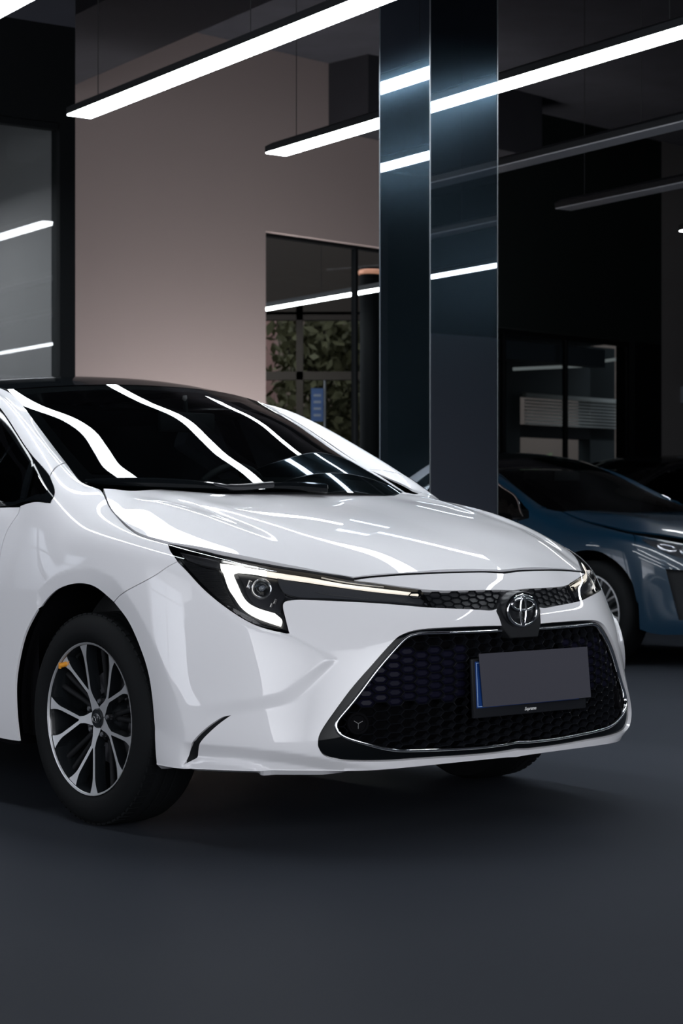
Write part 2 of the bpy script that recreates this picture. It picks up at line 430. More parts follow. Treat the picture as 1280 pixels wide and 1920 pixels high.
# ------------------------------------------------------------------ body side sheet: ribs from the bottom edge to the hood/roof edge
# every rib: 10 points (x, y, z); first rib is the front centre line, last the rear centre line
RIBS = [
 [(.925,0,.215),(.946,0,.30),(.957,0,.42),(.955,0,.53),(.947,0,.61),(.930,0,.665),(.912,0,.70),(.897,0,.725),(.884,0,.742),(.872,0,.757)],
 [(.917,.21,.215),(.938,.21,.30),(.949,.205,.42),(.946,.20,.53),(.936,.195,.61),(.915,.19,.665),(.896,.188,.70),(.880,.186,.725),(.866,.184,.742),(.853,.182,.7565)],
 [(.890,.42,.215),(.910,.415,.30),(.915,.405,.42),(.910,.395,.53),(.897,.38,.61),(.866,.365,.665),(.840,.355,.70),(.820,.350,.722),(.806,.346,.738),(.795,.342,.753)],
 [(.848,.55,.215),(.865,.55,.30),(.860,.535,.42),(.848,.525,.54),(.828,.51,.61),(.800,.495,.665),(.783,.488,.70),(.770,.485,.722),(.762,.483,.735),(.752,.480,.747)],
 [(.775,.665,.215),(.790,.670,.30),(.775,.650,.42),(.757,.640,.54),(.740,.625,.61),(.722,.608,.67),(.705,.595,.71),(.690,.588,.735),(.675,.578,.752),(.655,.562,.768)],
 [(.665,.757,.215),(.675,.763,.30),(.662,.745,.42),(.645,.735,.55),(.632,.722,.63),(.618,.706,.695),(.606,.694,.735),(.592,.684,.758),(.578,.672,.774),(.555,.655,.788)],
 [(.525,.822,.212),(.532,.828,.30),(.528,.818,.43),(.520,.812,.56),(.510,.802,.66),(.495,.786,.73),(.482,.772,.770),(.468,.762,.790),(.452,.750,.806),(.430,.733,.817)],
 [(.395,.862,.21),(.395,.868,.31),(.393,.868,.45),(.388,.862,.58),(.380,.853,.68),(.368,.838,.755),(.355,.822,.795),(.342,.808,.815),(.328,.796,.828),(.305,.780,.841)],
 [(.22,.870,.21),(.22,.876,.31),(.22,.878,.46),(.22,.878,.60),(.215,.872,.70),(.208,.858,.785),(.20,.840,.825),(.192,.822,.845),(.182,.804,.858),(.165,.784,.866)],
 [(.05,.870,.21),(.05,.878,.31),(.05,.881,.48),(.05,.882,.62),(.05,.879,.72),(.048,.864,.81),(.044,.840,.855),(.040,.815,.878),(.035,.785,.894),(.025,.757,.901)],
 [(-.11,.870,.21),(-.11,.878,.31),(-.11,.882,.48),(-.11,.884,.63),(-.11,.882,.73),(-.11,.867,.82),(-.11,.838,.880),(-.11,.798,.917),(-.11,.757,.937),(-.108,.712,.949)],
 [(-.19,.870,.21),(-.19,.878,.31),(-.19,.882,.48),(-.19,.884,.63),(-.19,.883,.74),(-.19,.869,.84),(-.19,.847,.908),(-.19,.805,.952),(-.188,.75,.977),(-.184,.690,.999)],
 [(-.30,.870,.21),(-.30,.878,.31),(-.30,.882,.48),(-.30,.884,.63),(-.30,.884,.75),(-.30,.870,.86),(-.30,.848,.948),(-.30,.808,1.012),(-.30,.730,1.030),(-.29,.681,1.019)],
 [(-.42,.870,.21),(-.42,.878,.31),(-.42,.882,.48),(-.42,.884,.63),(-.42,.884,.75),(-.42,.870,.86),(-.42,.846,.949),(-.42,.778,1.083),(-.42,.703,1.098),(-.42,.655,1.071)],
 [(-.58,.868,.21),(-.58,.877,.31),(-.58,.880,.48),(-.58,.883,.63),(-.58,.883,.75),(-.58,.869,.86),(-.58,.845,.949),(-.58,.740,1.162),(-.58,.674,1.180),(-.58,.626,1.156)],
 [(-.76,.866,.21),(-.76,.875,.31),(-.76,.878,.48),(-.76,.882,.63),(-.76,.883,.75),(-.76,.869,.86),(-.76,.843,.949),(-.76,.694,1.250),(-.76,.640,1.266),(-.76,.595,1.257)],
 [(-.976,.864,.21),(-.976,.873,.31),(-.976,.876,.48),(-.976,.881,.63),(-.976,.882,.75),(-.976,.868,.86),(-.976,.842,.950),(-.976,.648,1.325),(-.976,.600,1.346),(-.976,.555,1.357)],
 [(-1.3,.864,.21),(-1.3,.873,.31),(-1.3,.876,.48),(-1.3,.881,.63),(-1.3,.883,.76),(-1.3,.868,.87),(-1.3,.842,.953),(-1.3,.622,1.360),(-1.3,.58,1.386),(-1.3,.535,1.398)],
 [(-1.7,.864,.21),(-1.7,.873,.31),(-1.7,.876,.48),(-1.7,.881,.63),(-1.7,.883,.77),(-1.7,.868,.88),(-1.7,.842,.962),(-1.7,.610,1.370),(-1.7,.57,1.398),(-1.7,.525,1.411)],
 [(-2.2,.866,.21),(-2.2,.876,.31),(-2.2,.880,.48),(-2.2,.884,.63),(-2.2,.886,.77),(-2.2,.869,.88),(-2.2,.840,.975),(-2.2,.606,1.350),(-2.2,.565,1.378),(-2.2,.52,1.392)],
 [(-2.6,.868,.21),(-2.6,.878,.31),(-2.6,.884,.48),(-2.6,.888,.63),(-2.6,.888,.78),(-2.6,.868,.89),(-2.6,.838,.985),(-2.6,.620,1.272),(-2.6,.575,1.308),(-2.6,.53,1.328)],
 [(-2.95,.862,.21),(-2.95,.872,.31),(-2.95,.878,.48),(-2.95,.882,.63),(-2.95,.880,.78),(-2.95,.860,.89),(-2.95,.830,.98),(-2.95,.700,1.130),(-2.95,.640,1.170),(-2.95,.59,1.190)],
 [(-3.25,.835,.22),(-3.25,.848,.31),(-3.25,.856,.48),(-3.25,.860,.63),(-3.25,.858,.78),(-3.25,.835,.88),(-3.25,.800,.955),(-3.25,.745,1.010),(-3.25,.700,1.035),(-3.25,.66,1.050)],
 [(-3.50,.760,.24),(-3.51,.775,.32),(-3.52,.785,.48),(-3.52,.790,.63),(-3.51,.785,.78),(-3.50,.765,.88),(-3.49,.735,.945),(-3.47,.700,.985),(-3.45,.670,1.005),(-3.42,.63,1.018)],
 [(-3.63,.520,.26),(-3.65,.53,.33),(-3.67,.54,.48),(-3.66,.54,.63),(-3.64,.54,.78),(-3.63,.53,.88),(-3.62,.52,.945),(-3.60,.505,.985),(-3.58,.49,1.010),(-3.55,.47,1.024)],
 [(-3.67,0,.26),(-3.69,0,.33),(-3.71,0,.48),(-3.70,0,.63),(-3.68,0,.78),(-3.67,0,.88),(-3.66,0,.95),(-3.64,0,.995),(-3.62,0,1.015),(-3.59,0,1.030)],
]
def body_sheet(R, na=14, nb=10, sa=.32, sb=.28):
    R = np.array(R, float); G = crom(R, na); G = np.swapaxes(crom(np.swapaxes(G, 0, 1), nb), 0, 1)
    G = gblur(G, sa * na, 0, sym_first=True); G = gblur(G, sb * nb, 1)
    G[0, :, 1] = 0
    return Surf(G, na, nb)
SIDE = body_sheet(RIBS)
if SIDE.N[60, 30, 1] < 0: SIDE.flip = -1

# hood sheet: height over (x, y), thin plate through measured points
def tps_fit(XY, Z, lam=1e-5):
    XY = np.array(XY, float); Z = np.array(Z, float); n = len(XY)
    r = np.linalg.norm(XY[:, None] - XY[None], axis=2); K = np.where(r > 0, r**2 * np.log(r + 1e-12), 0) + lam * np.eye(n)
    Pm = np.c_[np.ones(n), XY]; A = np.block([[K, Pm], [Pm.T, np.zeros((3, 3))]])
    w = np.linalg.solve(A, np.r_[Z, 0, 0, 0])
    def f(x, y):
        x = np.asarray(x); y = np.asarray(y); sh = x.shape; q = np.stack([x.ravel(), y.ravel()], 1)
        r = np.linalg.norm(q[:, None] - XY[None], axis=2); K = np.where(r > 0, r**2 * np.log(r + 1e-12), 0)
        return (K @ w[:n] + w[n] + q @ w[n+1:]).reshape(sh)
    return f
top = SIDE.G[:, -1, :][::7]
edge = [tuple(p) for p in top if -.15 < p[0]]
HP = edge + [(-.184,.690,.999), (-.05,0,1.003),(-.07,.3,1.002),(-.12,.5,1.001),(-.155,.6,1.000),
      (.15,0,.962),(.35,0,.925),(.55,0,.880),(.72,0,.828),(.81,0,.793),
      (.15,.3,.961),(.35,.3,.923),(.55,.3,.874),(.70,.3,.818),
      (.0,.62,.973),(.15,.60,.948),(.25,.62,.918),(.35,.60,.893),(.48,.56,.862),(.60,.48,.832),
      (.1,.45,.961),(.3,.45,.924),(.5,.42,.876),(-.3,0,1.05),(-.3,.4,1.05)]
HP2 = HP + [(x, -y, z) for x, y, z in HP if y > 1e-6]
hf = tps_fit([(p[0], p[1]) for p in HP2], [p[2] for p in HP2], 2e-4)
xs = np.linspace(-.30, .95, 101); ys = np.linspace(0, .85, 69)
XX, YY = np.meshgrid(xs, ys, indexing='ij')
_HG = np.stack([XX, YY, hf(XX, YY)], -1); _HG = gblur(gblur(_HG, 2.6, 0), 2.6, 1)
HOOD = Surf(_HG, 1, 1); HOOD.sym = True
if HOOD.N[50, 30, 2] < 0: HOOD.flip = -1
# the hood sheet's st domain starts at y = 0 on its second axis
def inset(poly, g, keep=None):
    """pull a closed outline inwards by g; keep: axis on which the centre line (value 0) stays put"""
    p = np.asarray(poly, float); nx, pv = np.roll(p, -1, 0), np.roll(p, 1, 0)
    area = .5 * np.sum(p[:, 0] * nx[:, 1] - nx[:, 0] * p[:, 1]); s = 1 if area > 0 else -1
    def nn(d): d = d / (np.linalg.norm(d, axis=1, keepdims=True) + 1e-12); return np.stack([-d[:, 1], d[:, 0]], 1) * s
    a, b = nn(p - pv), nn(nx - p); m = a + b; L = np.linalg.norm(m, axis=1, keepdims=True); m = m / np.maximum(L, .3)
    k = 1 / np.maximum((m * a).sum(1, keepdims=True), .5)
    q = p + m * g * np.minimum(k, 1.6)
    if keep is not None:
        c = np.abs(p[:, keep]) < 1e-3; q[c, keep] = 0
    return q

# ------------------------------------------------------------------ creases pressed into the body side sheet
ARCH = [(36,1390),(30,1335),(29,1280),(36,1232),(48,1187),(69,1146),(93,1118),(117,1101),(148,1094),(179,1101),(213,1129),(241,1167),(265,1222),(278,1266),(285,1314),(289,1362),(291,1438)]
arch_st = SIDE.line(ARCH, step=.01)
band_st = SIDE.line([(26,1400),(20,1300),(28,1215),(50,1148),(76,1105),(110,1077),(155,1065),(190,1072),(220,1091),(258,1146),(292,1215),(327,1300),(347,1386),(328,1446)], step=.01)
band_poly = np.concatenate([band_st, SIDE.st([(9.7, 0), (9.9, 0)])])
cheek_st = SIDE.line([(333,1050),(350,1071),(385,1108),(430,1144),(480,1173),(541,1188,'k'),(590,1213),(635,1237,'k'),(605,1270),(575,1302),(545,1322),(500,1333),(432,1344),(380,1352),(330,1352)], step=.006)
lowr_st = SIDE.line([(335,1390),(372,1394),(430,1399),(520,1408),(600,1420),(680,1434),(760,1442)], step=.01)
lip_st = SIDE.line([(335,1432),(369,1420),(420,1424),(470,1434),(510,1450),(560,1459)], step=.01)
def below(q, line):
    o = np.argsort(line[:, 0]); return np.interp(q[:, 0], line[o, 0], line[o, 1]) - q[:, 1]
def side_raw(q):
    v = np.zeros(len(q)); s0 = q[:, 0]
    ins = pip(q, band_poly); dd, _, _ = dist_poly(q, band_st); v -= np.where(ins, dd * .19, 0)
    ins = pip(q, cheek_st); dd, _, _ = dist_poly(q, cheek_st)
    sA, sB = SIDE.st([(5.0, 0)])[0, 0], SIDE.st([(6.6, 0)])[0, 0]
    tA, tB = SIDE.st([(4.4, 2.0), (4.4, 3.3)])[:, 1]; ramp = .060 - .043 * sstep((q[:, 1] - tA) / (tB - tA))
    v += np.where(ins, 1, 0) * .012 * sstep(dd / ramp) * (1 - sstep((s0 - sA) / (sB - sA)))
    def win(l, a, b):
        lo, hi = l[:, 0].min(), l[:, 0].max(); return sstep((s0 - lo) / a) * sstep((hi - s0) / b)
    dd = below(q, lowr_st); v -= win(lowr_st, .25, .04) * np.clip(dd, 0, .045) * .45
    dd = below(q, lip_st); v += win(lip_st, .12, .03) * .013 * sstep(dd / .016)
    return v
_ci = int(11.5 * SIDE.na * SIDE.up); _A = np.arange(_ci) / (SIDE.na * SIDE.up); _B = np.arange(SIDE.GF.shape[1]) / (SIDE.nb * SIDE.up)
_q = SIDE.st(np.stack(np.meshgrid(_A, _B, indexing='ij'), -1).reshape(-1, 2))
DISP = np.zeros(SIDE.GF.shape[:2]); DISP[:_ci] = side_raw(_q).reshape(_ci, -1)
for ax in (0, 1):      # soften creases a little
    DISP[:] = (np.roll(DISP, 1, ax) + np.roll(DISP, -1, ax) + 2 * DISP) / 4
def side_disp(st, P):
    ab = SIDE.ab(st); i = np.clip(ab[:, 0] * SIDE.na * SIDE.up, 0, DISP.shape[0] - 1.001); j = np.clip(ab[:, 1] * SIDE.nb * SIDE.up, 0, DISP.shape[1] - 1.001)
    a, b = i.astype(int), j.astype(int); f, g = i - a, j - b
    return DISP[a, b]*(1-f)*(1-g) + DISP[a+1, b]*f*(1-g) + DISP[a, b+1]*(1-f)*g + DISP[a+1, b+1]*f*g
SIDE.disp = side_disp

# ------------------------------------------------------------------ the white saloon
car = empty('car', (CAR_POS[0], CAR_POS[1], 0), CAR_YAW - PI/2,
            'white four-door saloon with black roof, honeycomb grille and a grey card over its number plate', 'car')
GAP = .0018
L = SIDE.line
# --- bumper cover
HL_BOT = [(812,1139,'k'),(795,1138),(740,1133),(680,1129),(620,1126),(570,1124),(545,1125),(533,1128),(529,1137),(534,1160),(541,1187,'k'),(535,1187),(480,1172),(430,1143),(385,1107),(350,1070),(333,1053,'k')]
BUMP_SEAM = [(333,1053,'k'),(290,1079),(240,1106),(224,1117),(213,1129,'k')]
bumper_outer = L([('f',0,.655,'k'),(940,1145),(900,1143),(860,1141)] + HL_BOT + BUMP_SEAM[1:-1] + ARCH[10:11] + [(213,1129,'k')][:0] + ARCH[11:-1]
                 + [(291,1438,'k'),(345,1446),(420,1452),(520,1457),(560,1457),(640,1450),(740,1442),(860,1430),(940,1422),('f',0,.219,'k')], closed=True, step=.009)
GR_OUT = [('f',0,.242,'k'),(940,1411),(880,1417),(800,1422),(720,1427),(642,1426),(610,1417),(599,1403),(597,1392),(601,1375),(620,1345),(655,1297),(700,1245),(732,1209),(745,1196),(757,1189),(775,1183),(803,1179),(860,1176),(920,1174),('f',0,.602,'k')]
gr_out = L(GR_OUT, closed=True, step=.008)
slit = L([(433,1341,'k'),(416,1345),(394,1359),(372,1378),(359,1396),(344,1434,'k'),(369,1421,'k'),(375,1393),(397,1369),(416,1353)], closed=True, step=.006)
def hole_c(h):        # a hole that reaches the centre line: splice it into the outline instead
    return h
# half outline of the bumper: from strip bottom round the side to the lip, then round the grille opening back to the centre
go = L(GR_OUT[:-1] + [('f',.050,.602,'k')], closed=False, step=.008)
bo = L([('f',.074,.655,'k'),(920,1144),(900,1143),(860,1141)] + HL_BOT + BUMP_SEAM[1:-1] + [(213,1129,'k')] + ARCH[11:-1]
       + [(291,1438,'k'),(345,1446),(420,1452),(520,1457),(560,1457),(640,1450),(740,1442),(860,1430),(940,1422),('f',0,.219,'k')], step=.009)
patch('bumper_cover', SIDE, inset(np.concatenate([bo, go]), GAP, 0), M['paint'], car, holes=[slit], sides='full', h=.009, flange=.02, centre=True)
# --- nose panel between hood, lamps and upper strip
NOSE_TOP = [(662,1087),(700,1083),(800,1076.5),(900,1073.5)]
nose = L([('f',0,.7495,'k')] + NOSE_TOP[::-1][:-1] + [(664,1088,'k'),(700,1092.5),(740,1098),(779,1103),(790,1105,'k'),(830,1107.5),(880,1107),(930,1106),('f',0,.7015,'k')], closed=True, step=.009)
patch('nose_panel', SIDE, inset(nose, .0008, 0), M['paint'], car, sides='full', h=.009, flange=.012, centre=True)
ribbon('hood_seam', SIDE, L([(664,1084.5),(700,1081),(800,1074),(900,1071),('f',0,.7530)], step=.01), M['void_black'], car, width=.0065, height=.001, sides='full', off=-.0015)
# --- upper honeycomb strip plate
strip = L([('f',0,.7015,'k'),(930,1106),(880,1107),(830,1107.5),(790,1104.5,'k'),(812,1140,'k'),(860,1141),(900,1143),(940,1145),('f',0,.655,'k')], closed=True, step=.01)
patch('upper_grille', SIDE, inset(strip, -.002, 0), M['satin_black'], car, off=-.012, sides='full', h=.02, flange=0, centre=True)
# --- fender
HOODSEAM = [(193,918.5,'k'),(205,951),(225,976),(255,1001),(280,1011),(315,1021,'k')]
WS_EDGE = [(124,868),(146,898),(163,909),(180,915),(193,918.5)]
fender = L(HOODSEAM + [(320,1034),(333,1053,'k'),(290,1079),(240,1106),(224,1117),(213,1129,'k'),(179,1101),(148,1094),(117,1101),(93,1118),(69,1146),(48,1187),(36,1232),(29,1280),(30,1335),(36,1390,'k'),
            (15,1387),(-4,1383,'k'),(-10,1300),(-8,1180),(-2,1060),(5,1020),(12,999),(22,981),(35,962),(38,948,'k'),(84,942),(97,937),(102,925),(100,912),(93,894,'k'),(100,882),(112,872),(124,868,'k'),(146,898),(163,909),(180,915)], closed=True, step=.009)
patch('fender', SIDE, inset(fender, .0012), M['paint'], car, sides='both', h=.011, flange=.007)
# --- pillar and roof side
PIL_OUT = [(93,893,'k'),(62,858),(30,812),(0,768)]
pil = L([(93,893,'k'),(62,858),(30,812),(0,768),('s',-.976,1.322),('s',-1.3,1.352),('s',-1.7,1.362),('s',-2.2,1.335),('s',-2.55,1.245),('s',-2.85,1.08),('s',-2.95,.99,'k'),('s',-3.2,.96,'k'),('p',22,9,'k'),('p',21,9),('p',20,9),('p',19,9),('p',18,9),('p',17,9),('p',16,9),
         (51,771),(73,801),(100,837),(124,868,'k'),(112,871.5),(100,881)], closed=True, step=.012)
patch('roof_pillar', SIDE, inset(pil, .0012), M['paint'], car, sides='both', h=.014, flange=.015)
# --- side window surround, glass
wouter = [(93,894,'k'),(62,859),(30,813),(0,769),('s',-.976,1.321),('s',-1.3,1.351),('s',-1.7,1.361),('s',-2.2,1.334),('s',-2.55,1.244),('s',-2.80,1.10),('s',-2.88,1.0,'k'),('s',-2.4,.972),('s',-1.6,.955),('s',-1.0,.945),(0,950),(84,941.5),(97,937),(102,925),(100,912)]
wo = L(wouter, closed=True, step=.012)
quarter = L([(63,878,'k'),(86,913),(88,921),(82,927),(46,938,'k')], closed=True, step=.01)
front = L([(56,868,'k'),(30,831),(0,790),('s',-.96,1.30),('s',-1.25,1.325,'k'),('s',-1.25,.968,'k'),(0,942),(38,937,'k')], closed=True, step=.012)
rear = L([('s',-1.36,1.325,'k'),('s',-1.7,1.335),('s',-2.2,1.305),('s',-2.5,1.225),('s',-2.62,1.12,'k'),('s',-2.62,.995,'k'),('s',-2.0,.985),('s',-1.36,.97,'k')], closed=True, step=.015)
patch('window_surround', SIDE, wo, M['gloss_black'], car, holes=[quarter, front, rear], off=.002, sides='both', h=.02, flange=.02)
for nm, pg in (('quarter_window', quarter), ('side_window', front), ('side_window', rear)):
    patch(nm, SIDE, inset(pg, -.004), M['sideglass'], car, off=-.006, sides='both', h=.03, flange=0)
# --- doors
def s_line(pts): return [('s', a, b) + (('k',) if len(q) else ()) for a, b, *q in pts]
DOORF = [(38,948),(35,962),(22,981),(12,999),(5,1020),(-2,1060),(-8,1180),(-10,1300),(-4,1383)]
door_f = L([(38,949,'k')] + DOORF[1:-1] + [(-4,1383,'k')] + s_line([(-1.35,.235,'k'),(-1.36,.5),(-1.36,.75),(-1.33,.945,'k'),(-1.0,.943)]), closed=True, step=.015)
door_r = L(s_line([(-1.33,.945,'k'),(-1.36,.75),(-1.36,.5),(-1.35,.235,'k'),(-2.20,.235,'k'),(-2.32,.4),(-2.42,.62),(-2.46,.75),(-2.50,.968,'k'),(-1.8,.955)]), closed=True, step=.015)
for d in (door_f, door_r): patch('door', SIDE, inset(d, .002), M['paint'], car, sides='both', h=.03, flange=.015)
q_rear = L(s_line([(-2.50,.970,'k'),(-2.46,.75),(-2.42,.62),(-2.36,.50,'k'),(-2.44,.62),(-2.55,.69),(-2.70,.72),(-2.87,.68),(-3.00,.58),(-3.07,.42),(-3.08,.23,'k'),(-3.3,.26),(-3.45,.3,'k'),(-3.47,.6),(-3.46,.80,'k'),(-3.44,.93),(-3.40,.975,'k'),(-3.2,.965),(-2.95,.985,'k'),(-2.8,.985)]), closed=True, step=.02)
patch('rear_wing', SIDE, inset(q_rear, .002), M['paint'], car, sides='both', h=.035, flange=.015)
def c_line(c, rs): return [('p', c, r) for r in rs]
tail = L([('p',25,8.6,'k'),('p',25,5),('p',25,0,'k'),('p',24,0),('p',23,.1,'k'),('p',23.1,3),('p',23.0,6),('p',22.9,8.7,'k'),('p',24,8.7)], closed=True, step=.03)
tl = L([('p',24.25,5.4,'k'),('p',24.25,6.6,'k'),('p',23.3,6.8,'k'),('p',23.2,5.4,'k')], closed=True, step=.02)
M['tail'] = mat('tail_lamp', (.25, .01, .01), .1, coat=1.)
def at_s(poly, v):   # snap the rear centre line
    return poly
for sd in ('near', 'far'):
    patch('rear_panel', SIDE, tail, M['paint'], car, holes=[tl], sides=sd, h=.04, flange=0)
    patch('tail_lamp', SIDE, tl, M['tail'], car, off=.004, sides=sd, h=.04, flange=.01)
# --- hood
HL = HOOD.line
hood_o = HL([('t',.866,0,'k'),(900,1067),(800,1070),(700,1077),(664,1081,'k'),(620,1073),(590,1068),(525,1057),(460,1044),(400,1032),(340,1021.5),(316,1017.5),(280,1008),(255,998),(226,974),(206,949),(194,917,'k'),
             ('t',-.150,.6),('t',-.118,.5),('t',-.07,.3),('t',-.045,.15),('t',-.04,0,'k')], closed=True, step=.011)
def hood_disp(st, P):
    x, y = P[:, 0], P[:, 1]
    # a shoulder line runs down each side of the hood
    yl = .50 + .10 * np.clip((x - .8) / -.9, 0, 1); d = y - yl
    k = np.exp(-((x - .25) / .45) ** 2)
    return k * (-.007 * np.exp(-(d / .045) ** 2) + .004 * sstep((d + .0) / .06))
HOOD.disp = hood_disp
patch('hood', HOOD, hood_o, M['paint'], car, sides='full', h=.011, flange=.014, centre=True)

# ------------------------------------------------------------------ dark structure behind the panels
def shell(name, surf, a0, a1, b0, b1, off, m, parent, n=(60, 24)):
    aa = np.linspace(a0, a1, n[0]); bb = np.linspace(b0, b1, n[1]); A, B = np.meshgrid(aa, bb, indexing='ij')
    st = surf.st(np.stack([A.ravel(), B.ravel()], 1)); P = surf.base(st) + surf.bnorm(st) * off
    idx = np.arange(n[0]*n[1]).reshape(n); F = np.stack([idx[:-1, :-1], idx[1:, :-1], idx[1:, 1:], idx[:-1, 1:]], -1).reshape(-1, 4)
    return P, F
mb = MB()
P, F = shell('', SIDE, 0, 7.0, 0.3, 4.6, -.075, None, None); mb.add(P, F); mb.add(P * [1, -1, 1], F[:, ::-1])
P, F = shell('', SIDE, 12.2, 24.9, 0.2, 5.6, -.05, None, None); mb.add(P, F); mb.add(P * [1, -1, 1], F[:, ::-1])
mb.build('inner_frame', M['void_black'], car)
# underbody tray and hood liner
mb = MB(); mb.box((-3.4, -.52, .225), (.66, .52, .25)); mb.box((-2.3, -.84, .20), (-.42, .84, .235)); mb.build('underbody_tray', M['void_black'], car)
g = np.stack(np.meshgrid(np.linspace(-.15, .62, 20), np.linspace(-.50, .50, 20), indexing='ij'), -1).reshape(-1, 2)
z = hf(g[:, 0], np.abs(g[:, 1])) - .09
idx = np.arange(400).reshape(20, 20); F = np.stack([idx[:-1, :-1], idx[1:, :-1], idx[1:, 1:], idx[:-1, 1:]], -1).reshape(-1, 4)
mb = MB(); mb.add(np.c_[g, z], F); mb.build('engine_cover', M['void_black'], car)
# wheel housings
for sx in (-.013, -2.70):
    for sy in (-1, 1):
        mb = MB(); n = 40; V = []
        for r, y in ((.392, .845), (.392, .56), (.02, .56)):
            for k in range(n + 1):
                t = PI * 1.16 * k / n - PI * .08
                V.append((sx + r * math.cos(t), sy * y, .335 + r * math.sin(t)))
        F = [(i*(n+1)+k, i*(n+1)+k+1, (i+1)*(n+1)+k+1, (i+1)*(n+1)+k) for i in range(2) for k in range(n)]
        mb.add(V, F); mb.build('wheel_housing', M['void_black'], car)

# ------------------------------------------------------------------ windshield, roof, rear screen
def sheet_between(edge, cdx, cdz, nu=40, nt=12, power=2.0):
    """edge: (x,y,z) side edge points; centre line = edge + (cdx(t), 0, cdz(t))"""
    E = crom(np.array(edge, float), nt); T = np.linspace(0, 1, len(E)); U = np.linspace(0, 1, nu)
    G = np.zeros((len(E), nu, 3))
    for j, u in enumerate(U):
        k = 1 - u ** power
        G[:, j, 0] = E[:, 0] + cdx(T) * k; G[:, j, 1] = E[:, 1] * u; G[:, j, 2] = E[:, 2] + cdz(T) * k
    return gblur(G, nt * .3, 0)
lerp = lambda a, b: (lambda t: a + (b - a) * t)
WSE = [(-.20,.697,.961),(-.275,.683,1.000),(-.353,.668,1.040),(-.453,.650,1.089),(-.561,.630,1.146),(-.682,.610,1.214),(-.789,.590,1.272),(-.976,.555,1.357)]
G = sheet_between(WSE, lerp(.25, .13), lambda t: .035 - .005 * t + .12 * t * (1 - t), power=2.2)
WS = Surf(G, 12, 1); 
if WS.N[20, 10, 2] < 0: WS.flip = -1
ws_o = np.array([(a, b) for a, b in WS.st([(0, 0), (0, 39), (7, 39), (7, 0)])])
ws_o = np.concatenate([resample(np.array([ws_o[i], ws_o[(i+1) % 4]]), .02)[:-1] for i in range(4)])
wsg = patch('windshield', WS, ws_o, M['windshield'], car, sides='full', h=.02, flange=0)
# black frit border inside the glass
si = WS.SA[-1]; tj = WS.SB[-1]
ins_ = np.array([(.10, 0), (.10, tj*.50), (.115, tj*.80), (.16, tj*.935), (si*.5, tj*.945), (si-.055, tj*.94), (si-.05, tj*.5), (si-.05, 0)])
ins_d = np.concatenate([resample(np.array([ins_[i], ins_[(i+1) % 8]]), .02)[:-1] for i in range(8)])
full = np.array([(0, 0), (0, tj), (si, tj), (si, 0), (si-.05, 0), (si-.05, tj*.5), (si-.055, tj*.94), (si*.5, tj*.945), (.16, tj*.935), (.115, tj*.80), (.10, tj*.5), (.10, 0)])
full = np.concatenate([resample(np.array([full[i], full[(i+1) % len(full)]]), .02)[:-1] for i in range(len(full))])
patch('windshield_border', WS, full, M['matte_black'], car, off=-.004, sides='full', h=.03, flange=0)
REdge = [(-.976,.555,1.357),(-1.13,.543,1.383),(-1.3,.535,1.398),(-1.7,.525,1.411),(-2.2,.52,1.392),(-2.45,.52,1.358)]
G = sheet_between(REdge, lambda t: .13 - .21 * sstep(t / .8), lambda t: .030 + .014 * sstep(t / .3), power=2.2)
ROOF = Surf(G, 12, 1)
if ROOF.N[20, 10, 2] < 0: ROOF.flip = -1
o = ROOF.st([(0, 0), (0, 39), (5, 39), (5, 0)]); o = np.concatenate([resample(np.array([o[i], o[(i+1) % 4]]), .03)[:-1] for i in range(4)])
patch('roof_panel', ROOF, o, M['gloss_black'], car, off=.0, sides='full', h=.04, flange=.012, centre=True)
BEdge = [(-2.45,.52,1.358),(-2.6,.53,1.328),(-2.95,.59,1.190),(-3.25,.66,1.050)]
G = sheet_between(BEdge, lerp(-.08, -.10), lerp(.042, .02), power=2.2)
RS = Surf(G, 12, 1)
if RS.N[10, 10, 2] < 0: RS.flip = -1
o = RS.st([(0, 0), (0, 39), (3, 39), (3, 0)]); o = np.concatenate([resample(np.array([o[i], o[(i+1) % 4]]), .03)[:-1] for i in range(4)])
patch('rear_screen', RS, o, M['sideglass'], car, sides='full', h=.05, flange=0)
TEdge = [(-3.25,.66,1.050),(-3.42,.63,1.018),(-3.55,.47,1.024),(-3.59,.30,1.028)]
mb = MB(); T_ = [(-3.25,.66,1.050),(-3.36,.645,1.028),(-3.45,.60,1.020),(-3.55,.47,1.024),(-3.575,.25,1.028),(-3.59,0,1.030)]
V = [(-3.35, 0, 1.07)]; 
for p in T_: V.append(p)
for p in T_[:-1][::-1]: V.append((p[0], -p[1], p[2]))
n = len(V)
mb.add(V, [(0, i, i+1) for i in range(1, n-1)] + [(0, n-1, 1)]); mb.build('boot_lid', M['paint'], car, angle=60)
# ------------------------------------------------------------------ front of the car: grille, lamps, emblem, plate
RING = [('f',0,.592),(940,1182),(860,1185),(800,1186),(783,1188),(769,1192),(755,1203),(728,1233),(700,1267),(660,1319),(637,1346),(631,1357),(632,1367),(639,1377),(660,1387),(700,1399),(735,1407),(775,1409),(880,1405),(940,1399),('f',0,.262)]
ring = L(RING, step=.006)
ribbon('chrome_moulding', SIDE, ring, M['chrome'], car, width=.0095, height=.007, sides='full', off=-.012)
# piano black surround between the outline and the chrome line
sur = np.concatenate([L(GR_OUT, step=.008), ring[::-1]])
patch('grille_surround', SIDE, sur, M['gloss_black'], car, off=-.010, sides='full', h=.012, flange=0, centre=True)
